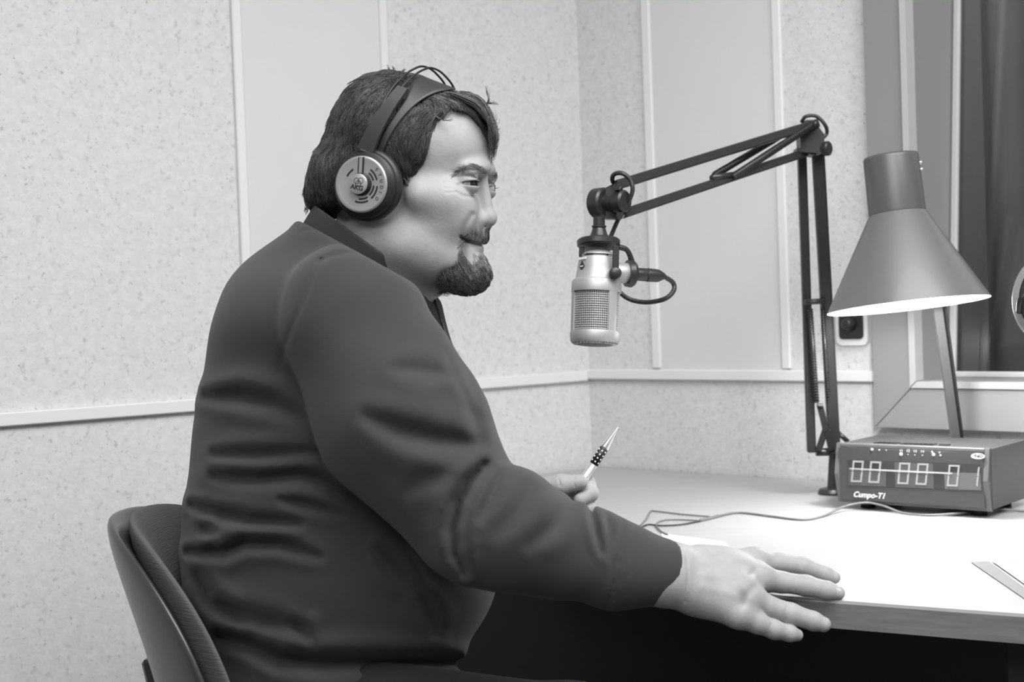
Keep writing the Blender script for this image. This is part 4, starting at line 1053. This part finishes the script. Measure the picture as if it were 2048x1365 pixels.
def sweater_fn(Q, detail=True):
    d = torso(Q)
    nk = rc(Q, C(728, 520, 1.815), C(680, 640, 1.85), 152 * 1.815 / F, 190 * 1.85 / F)
    d = smin(d, nk, .05)
    U = img(Q); nz = sm(1.95, 1.80, Q[:, 2])
    if detail:
        for L_, a, w_ in FOLDS:
            d = d + nz * foldf(U, L_, a * 1.5, w_ * .95)
    # far arm
    fa = smin(cone(Q, (700, 650, 2.04, 125), (880, 1000, 2.06, 95)), cone(Q, (880, 1000, 2.06, 95), (1052, 1006, 1.965, 47)), .03)
    fa = smax(fa, (Q - C(1058, 1004, 1.963).astype(np.float32)) @ nrm(C(1058, 1004, 1.963) - C(900, 1002, 2.05)).astype(np.float32), .004)
    d = smin(d, fa, .03)
    ua = smin(cone(Q, ARM[0], ARM[1]), cone(Q, ARM[1], ARM[2]), .05)
    ua = smin(ua, EL(Q, 706, 600, 1.70, 105, 98, 120), .05)
    fo = None
    for a, b in zip(FORE[:-1], FORE[1:]):
        e = cone(Q, a, b); fo = e if fo is None else smin(fo, e, .02)
    fo = smin(fo, EL(Q, 1195, 1060, 1.65, 34, 32, 50), .02)
    fo = smin(fo, EL(Q, 1040, 1010, 1.64, 60, 62, 80), .03)
    fo = smin(fo, EL(Q, 1014, 1058, 1.585, 106, 119, 96), .03)
    ax_ = nrm(C(1345, 1160, 1.665) - C(1230, 1130, 1.645)).astype(np.float32)
    cutd = (Q - C(1332, 1150, 1.663).astype(np.float32)) @ ax_
    fo = smax(fo, cutd, .006)
    arm = smin(ua, fo, .005)
    if detail:
        for L_, a, w_ in AFOLDS:
            arm = arm + sm(1.80, 1.70, Q[:, 2]) * foldf(U, L_, a * 1.15, w_ * 1.1)
        s = seg2(U, AFOLDS[2][0])
    d = smin(d, arm, .014 + .0)
    if detail:
        for L_, a, w_ in SEAMS: d = d + nz * a * .7 * np.exp(-(seg2(U, L_) / (w_ * .8)) ** 2)
        d = d + .0012 * np.sin(Q[:, 0] * 31 + 2 * np.sin(Q[:, 1] * 17)) * np.cos(Q[:, 1] * 37 + Q[:, 2] * 23)
    cut = smax(plane_img(Q, (598, 444), (868, 592), 1.81), -( .30 - (Q[:, 1] * 0)), .001)
    d = smax(d, plane_img(Q, (598, 440), (866, 588), 1.81), .008)
    # hollow: keep a shell where it opens at the neck and the cuff
    hollow = rc(Q, C(760, 430, 1.81), C(716, 545, 1.83), 140 * 1.81 / F, 138 * 1.83 / F)
    d = smax(d, -hollow, .004)
    return d
def wcut(Q):                                                   # cut the hollow cuff opening
    d = sweater_fn(Q)
    a, b = FORE[2], FORE[3]
    hol = rc(Q, C(1300, 1144, 1.657), C(1380, 1160, 1.67), 62 * 1.657 / F, 60 * 1.667 / F)
    return smax(d, -hol, .003)
Vs, Fs = mesh_sdf(wcut, (-.46, -.62, 1.50), (.22, .20, 2.24), .0035)
sweater = obj('sweater', cam2world(Vs), Fs, M_KNIT, man)
# torso under the clothes, part of the same body
Vb, Fb = mesh_sdf(lambda Q: sweater_fn(Q, False) + .032, (-.45, -.60, 1.50), (.22, .12, 2.24), .010)
ub = img(Vb); keep = ub[:, 0] < 1290
bodyV.append(cam2world(Vb)); bodyF.append(Fb); bodyT.append(np.ones(len(Vb)))
off = 0; FF = []
for v, f in zip(bodyV, bodyF): FF.append(f + off); off += len(v)
body = obj('body', np.vstack(bodyV), np.vstack(FF), M_SKIN, man, attrs=np.concatenate(bodyT))

# shirt collar
def collar_fn(Q):
    o_ = rc(Q, C(772, 452, 1.81), C(716, 545, 1.83), 143 * 1.81 / F, 143 * 1.83 / F)
    i_ = o_ + .0045
    d = smax(o_, -i_, .001)
    d = smax(d, plane_img(Q, (622, 404), (862, 573), 1.81) - .010 * sm(-.02, .06, Q[:, 0] * 0 - 1), .003)
    return smax(d, -plane_img(Q, (590, 470), (850, 640), 1.81), .003)
Vc, Fc_ = mesh_sdf(collar_fn, (-.28, -.03, 1.66), (-.07, .20, 1.99), .0022, marg=1.6)
obj('shirt_collar', cam2world(Vc), Fc_, M_SHIRT, man)

# eyes, nails
for z in (1, -1):
    e = EYE * [1, 1, z]; fwd = nrm([.80, -.02, .45 * z])
    V, Fc = lathe(h2w([e])[0], CF, [(-.0001, .0001)], 8)
    th = np.linspace(0, math.pi, 17); prof = [(-math.cos(t) * 20.2 * HSC, max(1e-5, math.sin(t) * 20.2 * HSC)) for t in th]
    fw_w = nrm(fwd[0] * (HE[0][0] * CR + HE[0][1] * CU + HE[0][2] * CF) + fwd[1] * CU + fwd[2] * (HE[2][0] * CR + HE[2][1] * CU + HE[2][2] * CF))
    V, Fc = lathe(h2w([e])[0], fw_w, prof, 28, cap=False); eo = obj('eye', V, Fc, M_EYE, man)
    pr = [(-math.cos(t) * 20.5 * HSC, max(1e-5, math.sin(t) * 20.5 * HSC)) for t in np.linspace(math.pi - .52, math.pi, 8)]
    V, Fc = lathe(h2w([e])[0], fw_w, pr, 24, cap=False); obj('iris', V, Fc, M_IRIS, eo)
def nail(f, w_, tilt):
    a, b = cam2world([C(*f[-2][:3])])[0], cam2world([C(*f[-1][:3])])[0]; ax_ = nrm(b - a); r = f[-1][3] * f[-1][2] / F
    upv = nrm(-CF * .72 + CU * .62 + CR * .10); upv = nrm(upv - np.dot(upv, ax_) * ax_); sd_ = np.cross(ax_, upv)
    V = []; n1, n2 = 9, 9
    for i in range(n1):
        for j in range(n2):
            u = -1 + 2 * i / (n1 - 1); v = -1 + 2 * j / (n2 - 1)
            du, dv = u * math.sqrt(1 - v * v / 2), v * math.sqrt(1 - u * u / 2)
            an = du * .85
            V.append(b + ax_ * (dv * r * .72 - r * .45) + upv * (math.cos(an) * r * 1.07 - .14 * r * max(0, dv) + .04 * r) + sd_ * math.sin(an) * r * 1.0)
    Fc = [(i * n2 + j, (i + 1) * n2 + j, (i + 1) * n2 + j + 1, i * n2 + j + 1) for i in range(n1 - 1) for j in range(n2 - 1)]
    obj('fingernail', np.array(V), Fc, M_NAIL, man)
nail(FINGERS[1], 1, 0); nail(FINGERS[2], 1, 0); nail(FINGERS[0], 1, 0)

# ---------------------------------------------- hair
def capfull(Q):
    q = fold(Q)
    d = ell(q, K(784, 272), (122, 127, 128))
    d = smin(d, ell(q, K(720, 350), (92, 90, 122)), 26)
    d = smin(d, ell(q, K(650, 390), (28, 42, 70)), 24)
    d = smin(d, ell(q, K(866, 264), (104, 84, 106)), 24)
    return smin(d, skull(Q) - 4, 10)
def cap_fn(Q):
    U = himg(Q)
    d = smax(capfull(Q), -region_hair(U) + 3, 9)
    n_ = np.sin(Q[:, 0] * .16 + Q[:, 2] * .11 + 2 * np.sin(Q[:, 1] * .03)) * np.sin(Q[:, 2] * .19 + Q[:, 0] * .05) * 2.2
    return d + n_
Vk, Fk = mesh_sdf(cap_fn, (-215, -110, -150), (215, 240, 150), 2.4)
hair = obj('hair', h2w(Vk), Fk, M_HAIRB, man)
rng = np.random.default_rng(5)
GUIDE = np.array([  # px, py, dx, dy(down)
    (770, 140, -.6, .3), (720, 165, -.8, .6), (670, 215, -.45, .9), (640, 290, -.2, 1), (625, 350, -.12, 1), (618, 405, -.3, 1), (700, 260, -.35, .95), (680, 330, -.45, .9),
    (740, 210, -.3, .9), (740, 290, -.1, 1), (800, 160, .3, .4), (840, 180, 1, .25), (890, 190, 1, .22), (930, 202, 1, .35), (965, 222, .8, .8), (985, 250, .3, 1),
    (870, 235, -.7, .6), (840, 255, -.6, .9), (860, 285, -.1, 1), (840, 310, -.2, 1), (825, 350, .1, 1), (800, 250, -.2, 1), (790, 320, 0, 1), (800, 210, .2, .8)], float)
def flow(U):
    d2 = ((U[:, None, :] - GUIDE[None, :, :2]) ** 2).sum(2) + 60
    w_ = 1 / d2 ** 1.6; v = (w_[:, :, None] * GUIDE[None, :, 2:]).sum(1)
    return v / (np.linalg.norm(v, axis=1)[:, None] + 1e-9)
def grad(fn, Q, e=1.5):
    d0 = fn(Q); g = np.stack([fn(Q + np.eye(3, dtype=np.float32)[i] * e) - d0 for i in range(3)], 1) / e
    return d0, g / (np.linalg.norm(g, axis=1)[:, None] + 1e-9)
def strands(V, Fq, count, sel, field, steps, step, lift0, lift1, surf, r, jit=.25, clump=0, lenv=(.6, 1.1)):
    """grow hair along a flow field over a surface; returns polylines (N, K, 3)"""
    A = V[Fq]; ar = np.linalg.norm(np.cross(A[:, 2] - A[:, 0], A[:, 3] - A[:, 1]), axis=1); cen = A.mean(1)
    wt = ar * sel(cen); idx = rng.choice(len(Fq), count, p=wt / wt.sum())
    u = rng.random((count, 4)); u /= u.sum(1)[:, None]; p = (A[idx] * u[:, :, None]).sum(1).astype(np.float32)
    jd = rng.normal(0, jit, (count, 3)); ln = rng.uniform(lenv[0], lenv[1], count)
    L1 = rng.uniform(.3, 1.0, count) * (lift1 - lift0) + lift0
    out = [p.copy()]; ph = rng.uniform(0, 6.28, count)
    for k in range(1, steps):
        f2 = field(himg(p), p)
        d3 = f2 + jd + .12 * np.stack([np.sin(k * .9 + ph), np.cos(k * .7 + ph), np.sin(k * .8 + ph * 2)], 1)
        d0, g = grad(surf, p)
        d3 -= (d3 * g).sum(1)[:, None] * g; d3 /= np.linalg.norm(d3, axis=1)[:, None] + 1e-9
        p = p + d3 * (step * ln)[:, None]
        d0, g = grad(surf, p); tgt = lift0 + (L1 - lift0) * (k / (steps - 1)) ** .8
        p = (p + g * (tgt - d0)[:, None] * .8).astype(np.float32)
        out.append(p.copy())
    S = np.stack(out, 1)
    if clump:                                                  # gather tips into locks
        cidx = rng.choice(count, max(1, count // clump), replace=False); roots = S[:, 0]
        near = np.array([cidx[np.argmin(((roots[cidx] - q_) ** 2).sum(1))] for q_ in roots])
        tt = np.linspace(0, 1, steps)[None, :, None] ** 1.3 * .72
        S = S * (1 - tt) + (S[near] + (S[:, :1] - S[near][:, :1]) * .25) * tt
    return S
def strand_mesh(S, r0, r1):
    N_, Kk, _ = S.shape; T = np.gradient(S, axis=1); T /= np.linalg.norm(T, axis=2)[..., None] + 1e-9
    ref = np.array([.31, .2, .93]); X_ = np.cross(T, ref); X_ /= np.linalg.norm(X_, axis=2)[..., None] + 1e-9; Y_ = np.cross(T, X_)
    R_ = (r0 + (r1 - r0) * np.linspace(0, 1, Kk) ** 1.5)[None, :, None, None]
    an = np.array([0, 2.094, 4.189]); ring = X_[:, :, None] * np.cos(an)[None, None, :, None] + Y_[:, :, None] * np.sin(an)[None, None, :, None]
    V = (S[:, :, None] + ring * R_).reshape(-1, 3)
    b = (np.arange(N_) * Kk * 3)[:, None, None] + (np.arange(Kk - 1) * 3)[None, :, None]
    j = np.arange(3)[None, None, :]; j2 = (j + 1) % 3
    Fq = np.stack([b + j, b + j2, b + 3 + j2, b + 3 + j], -1).reshape(-1, 4)
    return V, Fq
def hair_field(U, p):
    f = flow(U); v = np.zeros((len(U), 3)); v[:, 0] = f[:, 0]; v[:, 1] = -f[:, 1]
    top = sm(60, 0, np.abs(p[:, 2])) * sm(40, 110, p[:, 1]) * sm(100, 0, p[:, 0])
    v[:, 2] = np.sign(p[:, 2]) * .25 * sm(30, 120, p[:, 1])
    return v
S1 = strands(Vk, Fk, 15000, lambda c: (region_hair(himg(c)) > -2) * 1.0 * np.where(c[:, 2] > -30, 1.0, .35), hair_field, 9, 7.5, 0.5, 7.5, cap_fn, .5, clump=14)
Vq, Fq = strand_mesh(S1, .75, .22)
# fringe hanging over the forehead
nf = 1200; z0 = rng.normal(-4, 26, nf); t = np.linspace(0, 1, 9)
S2 = []
for i in range(nf):
    ox = rng.normal(0, 7); tip = rng.normal(-6, 18); o_ = rng.normal(0, 5)
    base = np.array([(912 + ox, 190 + .18 * ox + abs(z0[i]) * .10), (940 + ox * .8, 199 + o_ + abs(z0[i]) * .08), (964 + ox * .5, 216 + o_), (981 + ox * .25, 240 + o_), (988 + o_ * .5, 262 + tip * .5), (984 + rng.normal(0, 3), 284 + tip)])
    sp_ = spline(base, 9); kk = K(sp_[:, 0], sp_[:, 1], 0); kk[:, 0] += z0[i] * .12; kk[:, 2] = z0[i] * (1 - .35 * t) + rng.normal(0, 2) * t; S2.append(kk)
V2_, F2_ = strand_mesh(np.array(S2), .8, .25)
# flyaway locks
FLY = [[(968, 214), (978, 200), (976, 186), (971, 172)], [(960, 214), (972, 208), (985, 206), (994, 208)], [(948, 205), (952, 196), (946, 190)], [(952, 208), (962, 204), (960, 197)],
       [(782, 145), (778, 137), (774, 130)], [(790, 146), (788, 138), (785, 133)], [(800, 148), (806, 142), (809, 137)],
       [(980, 262), (985, 278), (986, 292)], [(884, 218), (888, 230), (886, 238), (893, 241), (905, 240)], [(870, 232), (880, 238), (886, 236)], [(614, 405), (612, 416), (608, 424)], [(618, 408), (614, 420), (611, 428)], [(812, 350), (818, 362), (826, 372)], [(808, 358), (813, 368), (818, 374)]]
S3 = []
for L_ in FLY:
    for m_ in range(9):
        sp_ = spline(np.array(L_, float) + rng.normal(0, 1.6, (len(L_), 2)), 9); lat = (10 if L_[0][0] > 930 else 60 if L_[0][0] < 630 else 98 if L_[0][0] < 890 and L_[0][1] > 200 else 20) + rng.normal(0, 2)
        S3.append(K(sp_[:, 0], sp_[:, 1], np.full(9, lat)))
V3_, F3_ = strand_mesh(np.array(S3), .6, .15)
Vall = np.vstack([Vq, V2_, V3_]); Fall = np.vstack([Fq, F2_ + len(Vq), F3_ + len(Vq) + len(V2_)])
o = obj('hair_strands', h2w(Vall), Fall, M_HAIR, hair); o['kind'] = 'stuff'

# ---------------------------------------------- beard and brows
def sel_poly(poly, fz=None):
    def s(c):
        U = himg(c).copy(); global HAIRPOLY
        keep_ = HAIRPOLY; HAIRPOLY = np.array(poly, float); r = region_hair(U); HAIRPOLY = keep_
        return (r > 0) * (np.abs(c[:, 2]) < 90) * (c[:, 0] > 20) * np.clip(.25 + r / 12, .25, 1.0)
    return s
GO = [(958, 506), (972, 512), (990, 530), (990, 600), (905, 600), (868, 566), (872, 548), (905, 530), (918, 508), (922, 478), (936, 458), (948, 500)]
CH = [(945, 525), (960, 520), (990, 530), (990, 600), (900, 600), (872, 572), (876, 548), (906, 530), (916, 505), (928, 500), (934, 520)]
MU = [(955, 453), (990, 452), (990, 481), (962, 482), (942, 479), (930, 486), (926, 505), (917, 505), (921, 476), (936, 460)]
def chin_field(U, p):
    v = np.zeros((len(U), 3)); v[:, 0] = .45 * sm(890, 960, U[:, 0]) + .25; v[:, 1] = -1; v[:, 2] = -.002 * p[:, 2]; return v
def mus_field(U, p):
    v = np.zeros((len(U), 3)); v[:, 0] = -.1 - .5 * sm(965, 930, U[:, 0]); v[:, 1] = -1; v[:, 2] = .012 * p[:, 2]; return v
def soul_field(U, p):
    v = np.zeros((len(U), 3)); v[:, 1] = -1; v[:, 0] = .1; return v
SB = strands(Vh, Fh, 4200, sel_poly(CH), chin_field, 7, 4.4, .5, 7.5, head_fn, .5, jit=.22, clump=10)
SM_ = strands(Vh, Fh, 700, sel_poly(MU), mus_field, 6, 3.4, .5, 5.0, head_fn, .5, jit=.2, clump=6)
SO = strands(Vh, Fh, 160, sel_poly([(945, 506), (968, 506), (968, 530), (945, 530)]), soul_field, 6, 3.2, .5, 3.5, head_fn, .5, jit=.2)
Va, Fa = strand_mesh(SB, .55, .15); Vm, Fm = strand_mesh(SM_, .48, .15); Vo, Fo = strand_mesh(SO, .45, .15)
o = obj('beard', h2w(np.vstack([Va, Vm, Vo])), np.vstack([Fa, Fm + len(Va), Fo + len(Va) + len(Vm)]), M_BEARD, man); o['kind'] = 'stuff'; o['label'] = 'dark goatee and moustache'
BR = [(905, 352), (912, 338), (930, 330), (950, 329), (974, 338), (976, 348), (950, 340), (928, 342), (912, 350)]
def brow_field(U, p):
    v = np.zeros((len(U), 3)); v[:, 0] = -.55; v[:, 2] = .75 * np.sign(p[:, 2]); v[:, 1] = .15 - .5 * sm(930, 908, U[:, 0]); return v
SR = strands(Vh, Fh, 380, sel_poly(BR), brow_field, 5, 3.2, .4, 2.6, head_fn, .4, jit=.2)
Ve, Fe = strand_mesh(SR, .36, .12); o = obj('eyebrows', h2w(Ve), Fe, M_BEARD, man); o['kind'] = 'stuff'
# lashes
LS = []
for z in (1, -1):
    for u in np.linspace(-.85, .85, 26):
        b0 = EYE * [1, 1, z] + np.array([20.5 * math.cos(.75 + u * .7), 4.2 - 2 * u * u, 20.5 * math.sin(.75 + u * .7) * z])
        dr = nrm([math.cos(.75 + u * .7), .1, math.sin(.75 + u * .7) * z]); tt = np.linspace(0, 1, 5)[:, None]
        LS.append(b0 + dr * tt * 8 + np.array([0, 1, 0]) * (tt ** 2 * 1.5 - tt * 2.2))
Vl, Fl = strand_mesh(np.array(LS), .6, .2); o = obj('eyelashes', h2w(Vl), Fl, M_BEARD, man); o['kind'] = 'stuff'

# ---------------------------------------------- trousers, shoes (below the frame for the most part)
def trou_fn(Q):
    d = EL(Q, 690, 1420, 1.86, 270, 130, 300)
    for dd, kx in ((1.70, 1150), (2.02, 1080)):
        d = smin(d, cone(Q, (760, 1450, dd, 125), (kx, 1470, dd, 95)), .03)
        d = smin(d, rc(Q, C(kx, 1470, dd), C(kx, 1470, dd) - np.array([0, .40, 0]), 92 * dd / F, .055), .03)
    return smax(d, torso(Q) * -1 - .004 if False else EL(Q, 688, 1100, 1.86, 1, 1, 1) * 0 - 1, .001)
Vt, Ft = mesh_sdf(trou_fn, (-.42, -1.06, 1.55), (.26, -.33, 2.20), .010)
obj('trousers', cam2world(Vt), Ft, M_TROUS, man)
for dd, kx in ((1.70, 1150), (2.02, 1080)):
    a = cam2world([C(kx, 1470, dd)])[0]; mb = MB()
    V, Fc = box(np.array([a[0] + .07, a[1], .045]), X3, Y3, UP, .14, .048, .044, .03); obj('shoe', V, Fc, M_BLACK, man)

# ================================================================== HEADPHONES ON HIS HEAD
hp = empty('headphones', h2w([K(735, 455, 150)])[0], 'open-backed studio headphones with engraved silver discs and double wire headband, worn by the man', 'headphones')
EX = HE[0][0] * CR + HE[0][1] * CU + HE[0][2] * CF; EZ = HE[2][0] * CR + HE[2][1] * CU + HE[2][2] * CF; EY = CU
def cupset(z):
    dz = z; nx = nrm(EZ * dz + EY * (-.06) + EX * (-.04 if z > 0 else .04))
    c0 = h2w([K(738, 378, 0)])[0]
    s = HSC * .9
    c0 = h2w([K(724, 369, 156) * [1, 1, dz]])[0] - nx * 47 * s
    V, Fc = lathe(c0, nx, [(0, 58 * s), (2 * s, 70 * s), (8 * s, 77 * s), (18 * s, 78 * s), (26 * s, 75 * s), (30 * s, 68 * s)], 64); obj('ear_pad', V, Fc, M_HPB, hp)
    V, Fc = lathe(c0 + nx * 26 * s, nx, [(0, 70 * s), (3 * s, 72 * s), (9 * s, 68 * s), (14 * s, 63 * s), (22 * s, 61 * s), (24 * s, 59 * s)], 64); sh = obj('cup_shell', V, Fc, M_HPB, hp)
    dc = c0 + nx * 47 * s
    V, Fc = lathe(dc, nx, [(0, 56 * s), (1 * s, 59 * s), (3 * s, 60 * s), (5 * s, 59 * s), (6 * s, 56 * s), (5.4 * s, 53 * s), (5.4 * s, 20 * s)], 72); di = obj('silver_disc', V, Fc, M_HPS, hp)
    x = nrm(EX - np.dot(EX, nx) * nx); y = nrm(np.cross(nx, x)); 
    if np.dot(y, EY) < 0: y = -y
    top = dc + nx * 5.6 * s
    def arc(a0, a1, r, wd):
        aa = np.radians(np.linspace(a0, a1, 14)); V = []
        for h in (0, 1.0 * s):
            for rr_ in (r - wd / 2, r + wd / 2):
                for a in aa: V.append(top + nx * h + (math.cos(a) * x + math.sin(a) * y) * rr_ * s)
        n_ = 14; Fc = []
        for i in range(n_ - 1): Fc += [(i, i + 1, n_ + i + 1, n_ + i), (2 * n_ + i, 3 * n_ + i, 3 * n_ + i + 1, 2 * n_ + i + 1), (i, 2 * n_ + i, 2 * n_ + i + 1, i + 1), (n_ + i, n_ + i + 1, 3 * n_ + i + 1, 3 * n_ + i)]
        return np.array(V), Fc
    for a0, a1, r in ((12, 52, 38), (14, 50, 30), (-52, -8, 38), (-50, -8, 30), (-112, -66, 38), (-100, -62, 31), (118, 150, 36), (140, 215, 25)):
        V, Fc = arc(a0, a1, r, 3.2); obj('sound_slot', V, Fc, M_HPB, di, smooth=False)
    for sgn in (-1, 1):
        V, Fc = bar(top + nx * .4 * s + y * 20 * s + x * sgn * 5.5 * s, top + nx * .4 * s + y * 57 * s + x * (sgn * 5.5 + 3) * s, 2.6 * s, 1.6 * s, up=nx); obj('bracket_edge', V, Fc, M_HPB, di, smooth=False)
    V, Fc = bar(top + nx * 1.0 * s + y * 20 * s, top + nx * 1.0 * s + y * 57 * s + x * 3 * s, 7.5 * s, 3 * s, up=nx); obj('bracket_tongue', V, Fc, M_CHROME, di, smooth=False)
    V, Fc = lathe(top - nx * 1 * s, nx, [(0, 25 * s), (4 * s, 24 * s), (13 * s, 22.5 * s), (14.5 * s, 21.5 * s)], 48); obj('hub', V, Fc, M_HPB, di)
    V, Fc = lathe(top + nx * 13 * s, nx, [(0, 21.5 * s), (1.6 * s, 21.5 * s), (2 * s, 20.5 * s)], 48); kn = obj('hub_badge', V, Fc, M_HPS, di)
    kt = top + nx * 15.1 * s; xr = nrm(x * .96 - y * .22); yr = nrm(np.cross(nx, xr)); yr = yr if np.dot(yr, EY) > 0 else -yr
    if z > 0:
        text('badge_lettering', 'AKG', 14 * s, kt - xr * 15 * s - yr * 12 * s, xr, yr, M_HPB, kn, bold=.0002)
        for cxo, cyo, rr_ in ((-4, 6, 6.5), (5, 8, 6.5), (1, 1, 6.5)):
            V, Fc = lathe(kt + xr * cxo * s + yr * cyo * s, nx, [(0, rr_ * s), (.3 * s, rr_ * s), (.3 * s, (rr_ - 1.1) * s), (0, (rr_ - 1.1) * s)], 24, cap=False); obj('badge_ring', V, Fc, M_ARMG, kn, smooth=False)
        for k, chh in enumerate('STUDIO'):
            a = math.radians(38 - k * 15.5); rd = math.cos(a) * x + math.sin(a) * y; tg = math.sin(a) * x - math.cos(a) * y
            text('ring_lettering', chh, 10 * s, top + rd * 44.5 * s - tg * 3 * s, tg, rd, M_ARMG, di)
    return c0, nx
cn_, nxn = cupset(1); cf_, nxf = cupset(-1)
# wire headband: two hoops, and the wide strap lying on the hair
farc = np.array([-45.0, 45.0, -140.0])
def hoop(dx, dy):
    A = np.array([(737, 298, 142), (742, 268, 142), (763, 213, 132), (783, 178, 108), (805, 154, 78), (826, 139, 42), (847, 133, 8), (871, 146, -42), (894, 180, -92)], float)
    A[2:, 0] += dx; A[2:, 1] += dy; A[0, 0] += dx * .3; A[1, 0] += dx * .5
    B = K(A[:, 0], A[:, 1], A[:, 2]); return np.vstack([B, [B[-1] + [-14, -50, -36], B[-1] + [-50, -100, -48], farc + [dx * .3, 0, 0]]])
for dx, dy in ((0, 0), (16, 3)):
    obj('headband_wire', *tube(h2w(spline(hoop(dx, dy), 70)), 2.2 * HSC, 8), M_HPB, hp)
V, Fc = tube(h2w(K(np.array([733, 748, 764, 782, 800.]), np.array([300, 262, 232, 205, 184.]), np.array([143, 143, 138, 128, 112.]))), 1, 4)
cl = h2w(spline(K(np.array([731, 748, 766, 786, 806.]), np.array([303, 264, 232, 202, 176.]), np.array([144, 145, 140, 130, 112.])), 12))
V = []; Fc = []
for i_ in range(12):
    tg = nrm(cl[min(i_ + 1, 11)] - cl[max(i_ - 1, 0)]); nn_ = nrm(EZ + CU * .25 - np.dot(EZ + CU * .25, tg) * tg); sd_ = np.cross(tg, nn_); hw = (18 - 7 * i_ / 11) * HSC
    for a_, b_ in ((-1, -1), (1, -1), (1, 1), (-1, 1)): V.append(cl[i_] + sd_ * a_ * hw + nn_ * b_ * 3.5 * HSC)
for i_ in range(11):
    for j_ in range(4): Fc.append((i_ * 4 + j_, i_ * 4 + (j_ + 1) % 4, i_ * 4 + 4 + (j_ + 1) % 4, i_ * 4 + 4 + j_))
Fc += [(0, 1, 2, 3), (47, 46, 45, 44)]
obj('slider', np.array(V), Fc, M_HPL, hp, auto=30)
V, Fc = bar(h2w([K(728, 322, 138)])[0], h2w([K(732, 300, 144)])[0], 24 * HSC, 11 * HSC, up=EZ, bev=2 * HSC); obj('slider_joint', V, Fc, M_HPB, hp, auto=30)
nu = 41; wv = 7
cen_ = spline(K(np.array([752, 768, 792, 828, 856, 872, 884.]), np.array([318, 280, 240, 200, 180, 180, 190.]), np.array([128, 132, 126, 96, 48, 0, -50.])), nu - 8)
cen_ = np.vstack([cen_, spline([cen_[-1], cen_[-1] + [-18, -30, -45], cen_[-1] + [-50, -90, -75]], 9)[1:]])
V = []; Fc = []
for i in range(nu):
    hwv = 7 + 34 * math.exp(-((i - 24) / 6.5) ** 2)
    for j in range(wv):
        v = -1 + 2 * j / (wv - 1); V.append(cen_[i] + np.array([v * hwv, -v * hwv * .32, 0]))
V = np.array(V); k0 = len(V)
# drape on the hair
for it in range(6):
    d0, g = grad(capfull, V.astype(np.float32)); V = V + g * np.clip(8.5 - d0, -60, 60)[:, None] * .7
Vb_ = V - grad(capfull, V.astype(np.float32))[1] * 3.0
Fc = []
for i in range(nu - 1):
    for j in range(wv - 1):
        q_ = (i * wv + j, i * wv + j + 1, (i + 1) * wv + j + 1, (i + 1) * wv + j); Fc.append(q_); Fc.append(tuple(x_ + k0 for x_ in q_[::-1]))
    for j, s_ in ((0, 1), (wv - 1, -1)):
        q_ = (i * wv + j, (i + 1) * wv + j, (i + 1) * wv + j + k0, i * wv + j + k0); Fc.append(q_ if s_ > 0 else q_[::-1])
obj('head_strap', h2w(np.vstack([V, Vb_])), Fc, M_HPL, hp)
obj('cable', *tube([P(858, 570, 1.83), P(865, 588, 1.80), P(873, 612, 1.79), P(883, 641, 1.78), P(898, 689, 1.77), P(908, 722, 1.77), P(913, 750, 1.79)], .0018, 6, 40), M_HPB, hp)

# ================================================================== PEN IN HIS FAR HAND
p_tip, p_c1, p_g0, p_g1, p_end = P(1236, 855, 1.955), P(1212, 898, 1.955), P(1212, 898, 1.955), P(1189, 926, 1.955), P(1136, 1008, 1.96)
pend = nrm(p_tip - p_end); Lp = np.linalg.norm(p_tip - p_end)
pen = empty('pen', (p_tip + p_end) / 2, 'silver ballpoint pen with black dotted grip held upright in the far hand', 'pen')
def pr_(a, b): return a, b
t1 = .048 * 1 ; s = 1.955 / F
V, Fc = lathe(p_end, pend, [(0, 4 * s), (2 * s, 8 * s), (20 * s, 8.5 * s), (Lp - 88 * s, 9 * s)], 28); obj('barrel', V, Fc, M_PEN, pen)
V, Fc = lathe(p_end + pend * (Lp - 88 * s), pend, [(0, 9.2 * s), (37 * s, 9 * s)], 28); gr = obj('grip', V, Fc, M_HPB, pen)
gxx, gyy, _ = frame_of(pend)
for k in range(4):
    for m_ in range(7):
        a = 2 * math.pi * m_ / 7 + .3 + (k % 2) * .0; d_ = math.cos(a) * gxx + math.sin(a) * gyy; c_ = p_end + pend * (Lp - 88 * s + (6 + k * 8.5) * s) + d_ * 8.9 * s
        V, Fc = lathe(c_, d_, [(0, 1.9 * s), (.7 * s, 1.5 * s)], 8); obj('grip_dot', V, Fc, M_WHITE, gr)
V, Fc = lathe(p_end + pend * (Lp - 51 * s), pend, [(0, 9.2 * s), (4 * s, 9 * s), (30 * s, 4.8 * s), (45 * s, 2 * s), (51 * s, .8 * s)], 28); obj('tip', V, Fc, M_PEN, pen)
